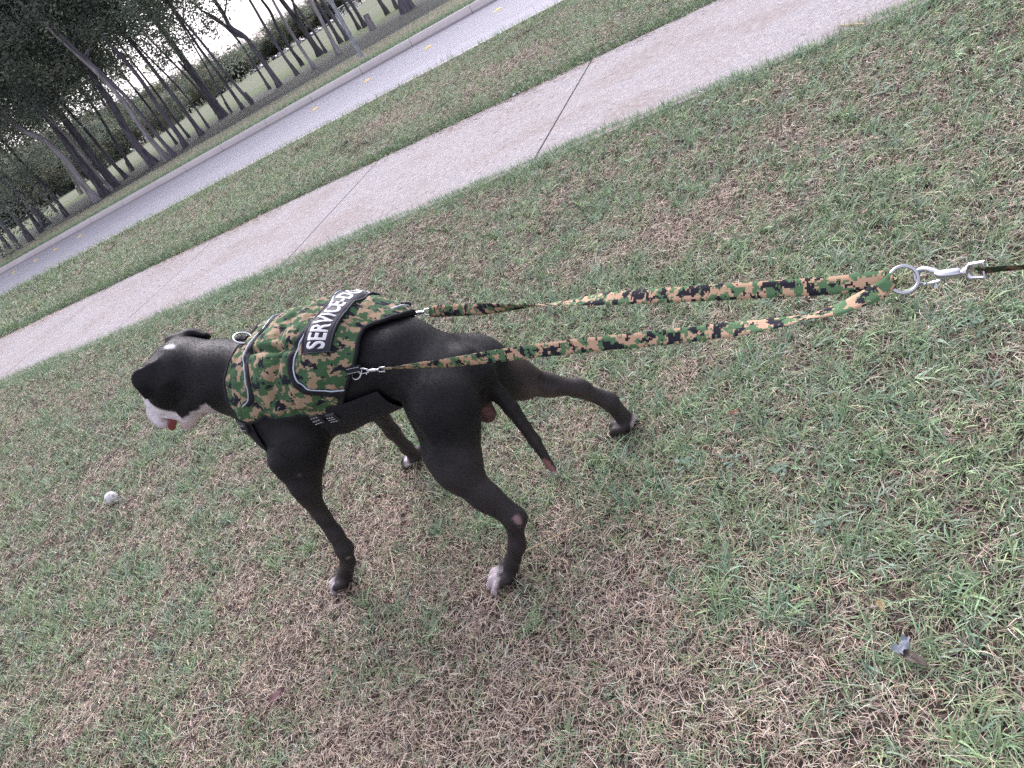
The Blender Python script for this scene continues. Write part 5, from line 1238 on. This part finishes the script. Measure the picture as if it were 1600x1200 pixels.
mid = [(330, 130, 20), (312, 118, 24), (268, 95, 20), (248, 110, 22), (238, 84, 17), (205, 96, 30), (172, 92, 34), (148, 100, 34), (120, 84, 40), (96, 90, 44), (66, 84, 50), (40, 92, 50), (14, 84, 56), (-12, 84, 56)]
mlb = ['yellow green shrub behind the slender pair', 'green shrub behind the big double trunk', 'rusty shrub behind the thin dark trees', 'green shrub right of the pale straight trunk', 'bright green shrub low beside the pale trunk', 'green bushy tree behind the broad dark trunk', 'bushy tree left behind the slim dark trunk', 'bushy tree behind the leaning grey sided trunk',
       'bushy tree behind the curved pale trunk', 'bushy tree above the blue parked car', 'bushy tree left of the blue car', 'bushy tree behind the broad grey trunk', 'bushy tree close to the left edge', 'bushy tree cut by the left edge']
for i, ((px, y, hp), lb) in enumerate(zip(mid, mlb)):
    hp = hp * (1.0 if px > 250 else 1.4); y = y * 1.85; p = at_y(px, horizon_y(px), y); zg = float(ground_z(p[0], y)); dist = np.linalg.norm(p - EYE); h = hp * .845 * dist * math.cos(PITCH) / F_PX * .88 - zg + 1.3
    bushy('bushy_tree', p[0], y, h, lb, 'bushy trees at the near edge of the far wood', NC, i, rad=1.1)

# ---- parked cars far off
def car_proto():
    root = empty('parked_car', (0, 0, 0)); X = []
    body = MB(); prof = [(-2.2, .45), (-2.25, .75), (-2.1, .95), (-1.3, 1.0), (1.2, 1.02), (2.05, .9), (2.2, .7), (2.2, .4)]
    k = len(prof); V = [(x, y, z) for y in (-.85, .85) for x, z in prof]; body.add(V, [(i, (i + 1) % k, k + (i + 1) % k, k + i) for i in range(k)] + [tuple(range(k))[::-1], tuple(range(k, 2 * k))])
    X.append(('body', body, 0)); cab = MB(); pr = [(-1.7, .99), (-1.1, 1.45), (.5, 1.48), (1.15, 1.0)]; V = [(x, y * (1 if z < 1.2 else .82), z) for y in (-.78, .78) for x, z in pr]
    cab.add(V, [(i, (i + 1) % 4, 4 + (i + 1) % 4, 4 + i) for i in range(4)] + [(3, 2, 1, 0), (4, 5, 6, 7)]); X.append(('window', cab, 1))
    rf = MB(); rf.box(-1.12, .52, -.66, .66, 1.44, 1.50, .02); X.append(('roof', rf, 0))
    for sx in (-1.4, 1.35):
        for sy in (-.8, .8): wv = MB(); wv.lathe([(.05, -.1), (.32, -.1), (.34, 0), (.32, .1), (.05, .1)], 18, Matrix.Translation((sx, sy, .33)) @ Matrix.Rotation(math.pi / 2, 4, 'X')); X.append(('wheel', wv, 2))
    for sy in (-.6, .6): hl = MB(); hl.box(2.12, 2.21, sy - .16, sy + .16, .62, .78, .02); X.append(('headlight', hl, 3))
    return root, X
M_GLS = mat('car_glass', (.03, .035, .05), .1, spec=.8); M_TYR = mat('tyre_rubber', (.02, .02, .02), .85); M_HL = mat('lamp_glass', (.7, .7, .75), .15)
M_HLON = mat('lit_headlight', (1, 1, 1), .2); M_HLON.node_tree.nodes['Principled BSDF'].inputs['Emission Color'].default_value = (.85, .88, 1, 1); M_HLON.node_tree.nodes['Principled BSDF'].inputs['Emission Strength'].default_value = 60
def on_field(px, py, Y):
    p = at_y(px, py, Y); p[2] = float(ground_z(p[0], p[1])); return p
def car(px, py, yaw, col, label, lit=False, size=1.0, name='parked_car', Y=330):
    p = on_field(px, py, Y); root, X = car_proto(); m = mat('car_paint', col, .3, spec=.6)
    parts = [(n_, q_.build(n_, {0: m, 1: M_GLS, 2: M_TYR, 3: M_HLON if lit else M_HL}[k], root, True)) for n_, q_, k in X]
    root.name = name; root.location = tuple(p); root.rotation_euler = (0, 0, yaw); root.scale = (size,) * 3
    return tag(root, label, 'car', 'cars parked beyond the field')
W_, S_, B_, D_ = (.78, .78, .80), (.45, .46, .48), (.05, .09, .30), (.06, .06, .07)
car(447, 79, .1, W_, 'white car, larger of the two seen between the dark trunks'); car(437, 85, .1, (.70, .72, .78), 'pale car just left of the larger white one')
car(431, 90, .0, D_, 'dark car left of the pale pair'); car(407, 104, .1, W_, 'white car right beside the thick forking trunk')
car(497, 48, .1, (.75, .78, .85), 'white car right of the stout dark tree'); car(486, 56, .1, S_, 'silver car between the stout tree and the thin one'); car(470, 64, .1, S_, 'grey car behind the stout dark trunk')
car(516, 34, .1, W_, 'white car between the two trunks left of the pole'); car(524, 23, .1, W_, 'white car close behind the grey pole'); car(395, 110, .1, (.5, .55, .6), 'grey car in the gap left of the forking trunk')
car(104, 303, .3, B_, 'blue car under the trees at left', Y=185); car(98, 307, .3, (.8, .8, .85), 'white car beside the blue one at left', Y=185)
car(341, 146, -2.6, D_, 'dark car with a glaring headlight behind the big double trunk', lit=True, Y=235)
car(24, 340, .3, W_, 'white car glimpsed near the left edge', Y=190); car(34, 334, .3, W_, 'second white car glimpsed near the left edge', Y=190)
car(204, 245, .3, (.55, .56, .6), 'silver car left of the running people', Y=200)

# ---- soccer goals
M_GOAL = mat('white_goal_paint', (.85, .85, .88), .5); M_NET = mat('net_cord', (.6, .6, .62), .8)
def goal(post_px, L, yaw, label, H_=2.44):
    p = at_g(*post_px); root = empty('soccer_goal', tuple(p)); tag(root, label, 'goal'); c, s = math.cos(yaw), math.sin(yaw)
    X = lambda a, b, z: p + np.array([a * c - b * s, a * s + b * c, z])
    q = MB(); q.tube([X(0, 0, -.1), X(0, 0, H_), X(L, 0, H_), X(L, 0, -.1)], .085, 10); q.build('frame', M_GOAL, root)
    q = MB(); q.tube([X(0, 0, H_), X(0, .8, H_), X(0, 2.0, 0)], .05, 8); q.tube([X(L, 0, H_), X(L, .8, H_), X(L, 2.0, 0)], .05, 8); q.tube([X(0, 2.0, .03), X(L, 2.0, .03)], .05, 8); q.build('back_stay', M_GOAL, root)
    q = MB()
    for i in range(1, 15): a = L * i / 15; q.tube([X(a, 0, H_), X(a, .8, H_), X(a, 2.0, 0)], .012, 4)
    for i in range(1, 8): f = i / 8; q.tube([X(0, .8 + 1.2 * f, H_ * (1 - f)), X(L, .8 + 1.2 * f, H_ * (1 - f))], .012, 4)
    q.build('net', M_NET, root)
goal((536, 28), 5.2, R(12), 'white soccer goal seen between the pole and the slim dark trees')
goal((560, 11), 5.0, R(190), 'farther white soccer goal at the top edge', 2.3)

# ---- small figures on the field
def person(px, py, h, yaw, skin, shirt, shorts, bend, label, hair=(.03, .02, .015)):
    p = on_field(px, py, 118); root = empty('person', tuple(p), yaw); tag(root, label, 'person', 'people playing on the field'); k = h / 1.75; c, s = math.cos(yaw), math.sin(yaw)
    def X(x, y, z): return p + np.array([x * c - y * s, x * s + y * c, z]) * k
    b = math.radians(bend); hip = np.array([0, 0, .92]); ch = hip + np.array([math.sin(b), 0, math.cos(b)]) * .42; nk = ch + np.array([math.sin(b), 0, math.cos(b)]) * .14; hd_ = nk + np.array([math.sin(b * .8), 0, math.cos(b * .8)]) * .17
    J = {0: hip, 1: ch, 2: nk, 3: hd_, 4: hip + (.02, .10, -.06), 5: (.16, .13, .50), 6: (.02, .14, .07), 7: (.16, .15, .03), 8: hip + (-.02, -.10, -.06), 9: (-.02, -.12, .50), 10: (-.24, -.12, .12), 11: (-.14, -.12, .04),
         12: ch + (0, .19, .03), 13: ch + (.10, .27, -.22), 14: ch + (.28, .25, -.32), 15: ch + (0, -.19, .03), 16: ch + (-.05, -.28, -.22), 17: ch + (.12, -.27, -.40)}
    E = [(0, 1), (1, 2), (2, 3), (0, 4), (4, 5), (5, 6), (6, 7), (0, 8), (8, 9), (9, 10), (10, 11), (1, 12), (12, 13), (13, 14), (1, 15), (15, 16), (16, 17)]
    Rr = [.13, .14, .055, .10, .09, .058, .038, .04, .09, .058, .038, .04, .06, .042, .032, .06, .042, .032]
    me = bpy.data.meshes.new('body'); me.from_pydata([X(*J[i]) for i in range(18)], E, []); o = link('body', me, None, root)
    me.skin_vertices or o.modifiers.new('skin', 'SKIN')
    for i, v in enumerate(me.skin_vertices[0].data): v.radius = (Rr[i] * k, Rr[i] * k * (.8 if i < 2 else 1)); v.use_root = (i == 0)
    o.modifiers.new('sub', 'SUBSURF').levels = 1; o.modifiers['sub'].render_levels = 2
    z0 = p[2]
    def pm(t, bb):
        g = nd(t, 'ShaderNodeNewGeometry'); sx = nd(t, 'ShaderNodeSeparateXYZ'); t.links.new(g.outputs['Position'], sx.inputs[0]); m_ = nd(t, 'ShaderNodeMapRange'); m_.inputs[1].default_value = z0; m_.inputs[2].default_value = z0 + h; t.links.new(sx.outputs[2], m_.inputs[0])
        t.links.new(ramp(t, [(0, skin), (.34, shorts), (.52, shirt), (.52 + .34 * math.cos(b), skin)], m_.outputs[0], 'CONSTANT'), bb.inputs['Base Color'])
    me.materials.append(mat('clothes', rough=.8, build=pm))
    q = MB(); hc = X(*(hd_ + (-.015, 0, .05))); q.lathe([(.001, -.10 * k), (.085 * k, -.07 * k), (.10 * k, 0), (.08 * k, .06 * k), (.001, .09 * k)], 12, Matrix.Translation(hc)); q.build('hair', mat('hair', hair, .8), root)
person(226, 229, 1.5, R(200), (.45, .28, .22), (.72, .70, .80), (.02, .02, .03), 38, 'person in a white shirt and black shorts bending forward on the field')
person(246, 214, 1.6, R(20), (.4, .26, .2), (.05, .42, .48), (.05, .30, .38), 5, 'person in teal standing right beside the pale trunk')
person(219, 221, 1.5, R(90), (.5, .33, .27), (.50, .28, .25), (.3, .3, .35), 10, 'person in a reddish top left behind the bending one')
person(232, 222, 1.6, R(0), (.45, .3, .25), (.58, .60, .66), (.4, .4, .45), 20, 'person in light grey close behind the bending one')
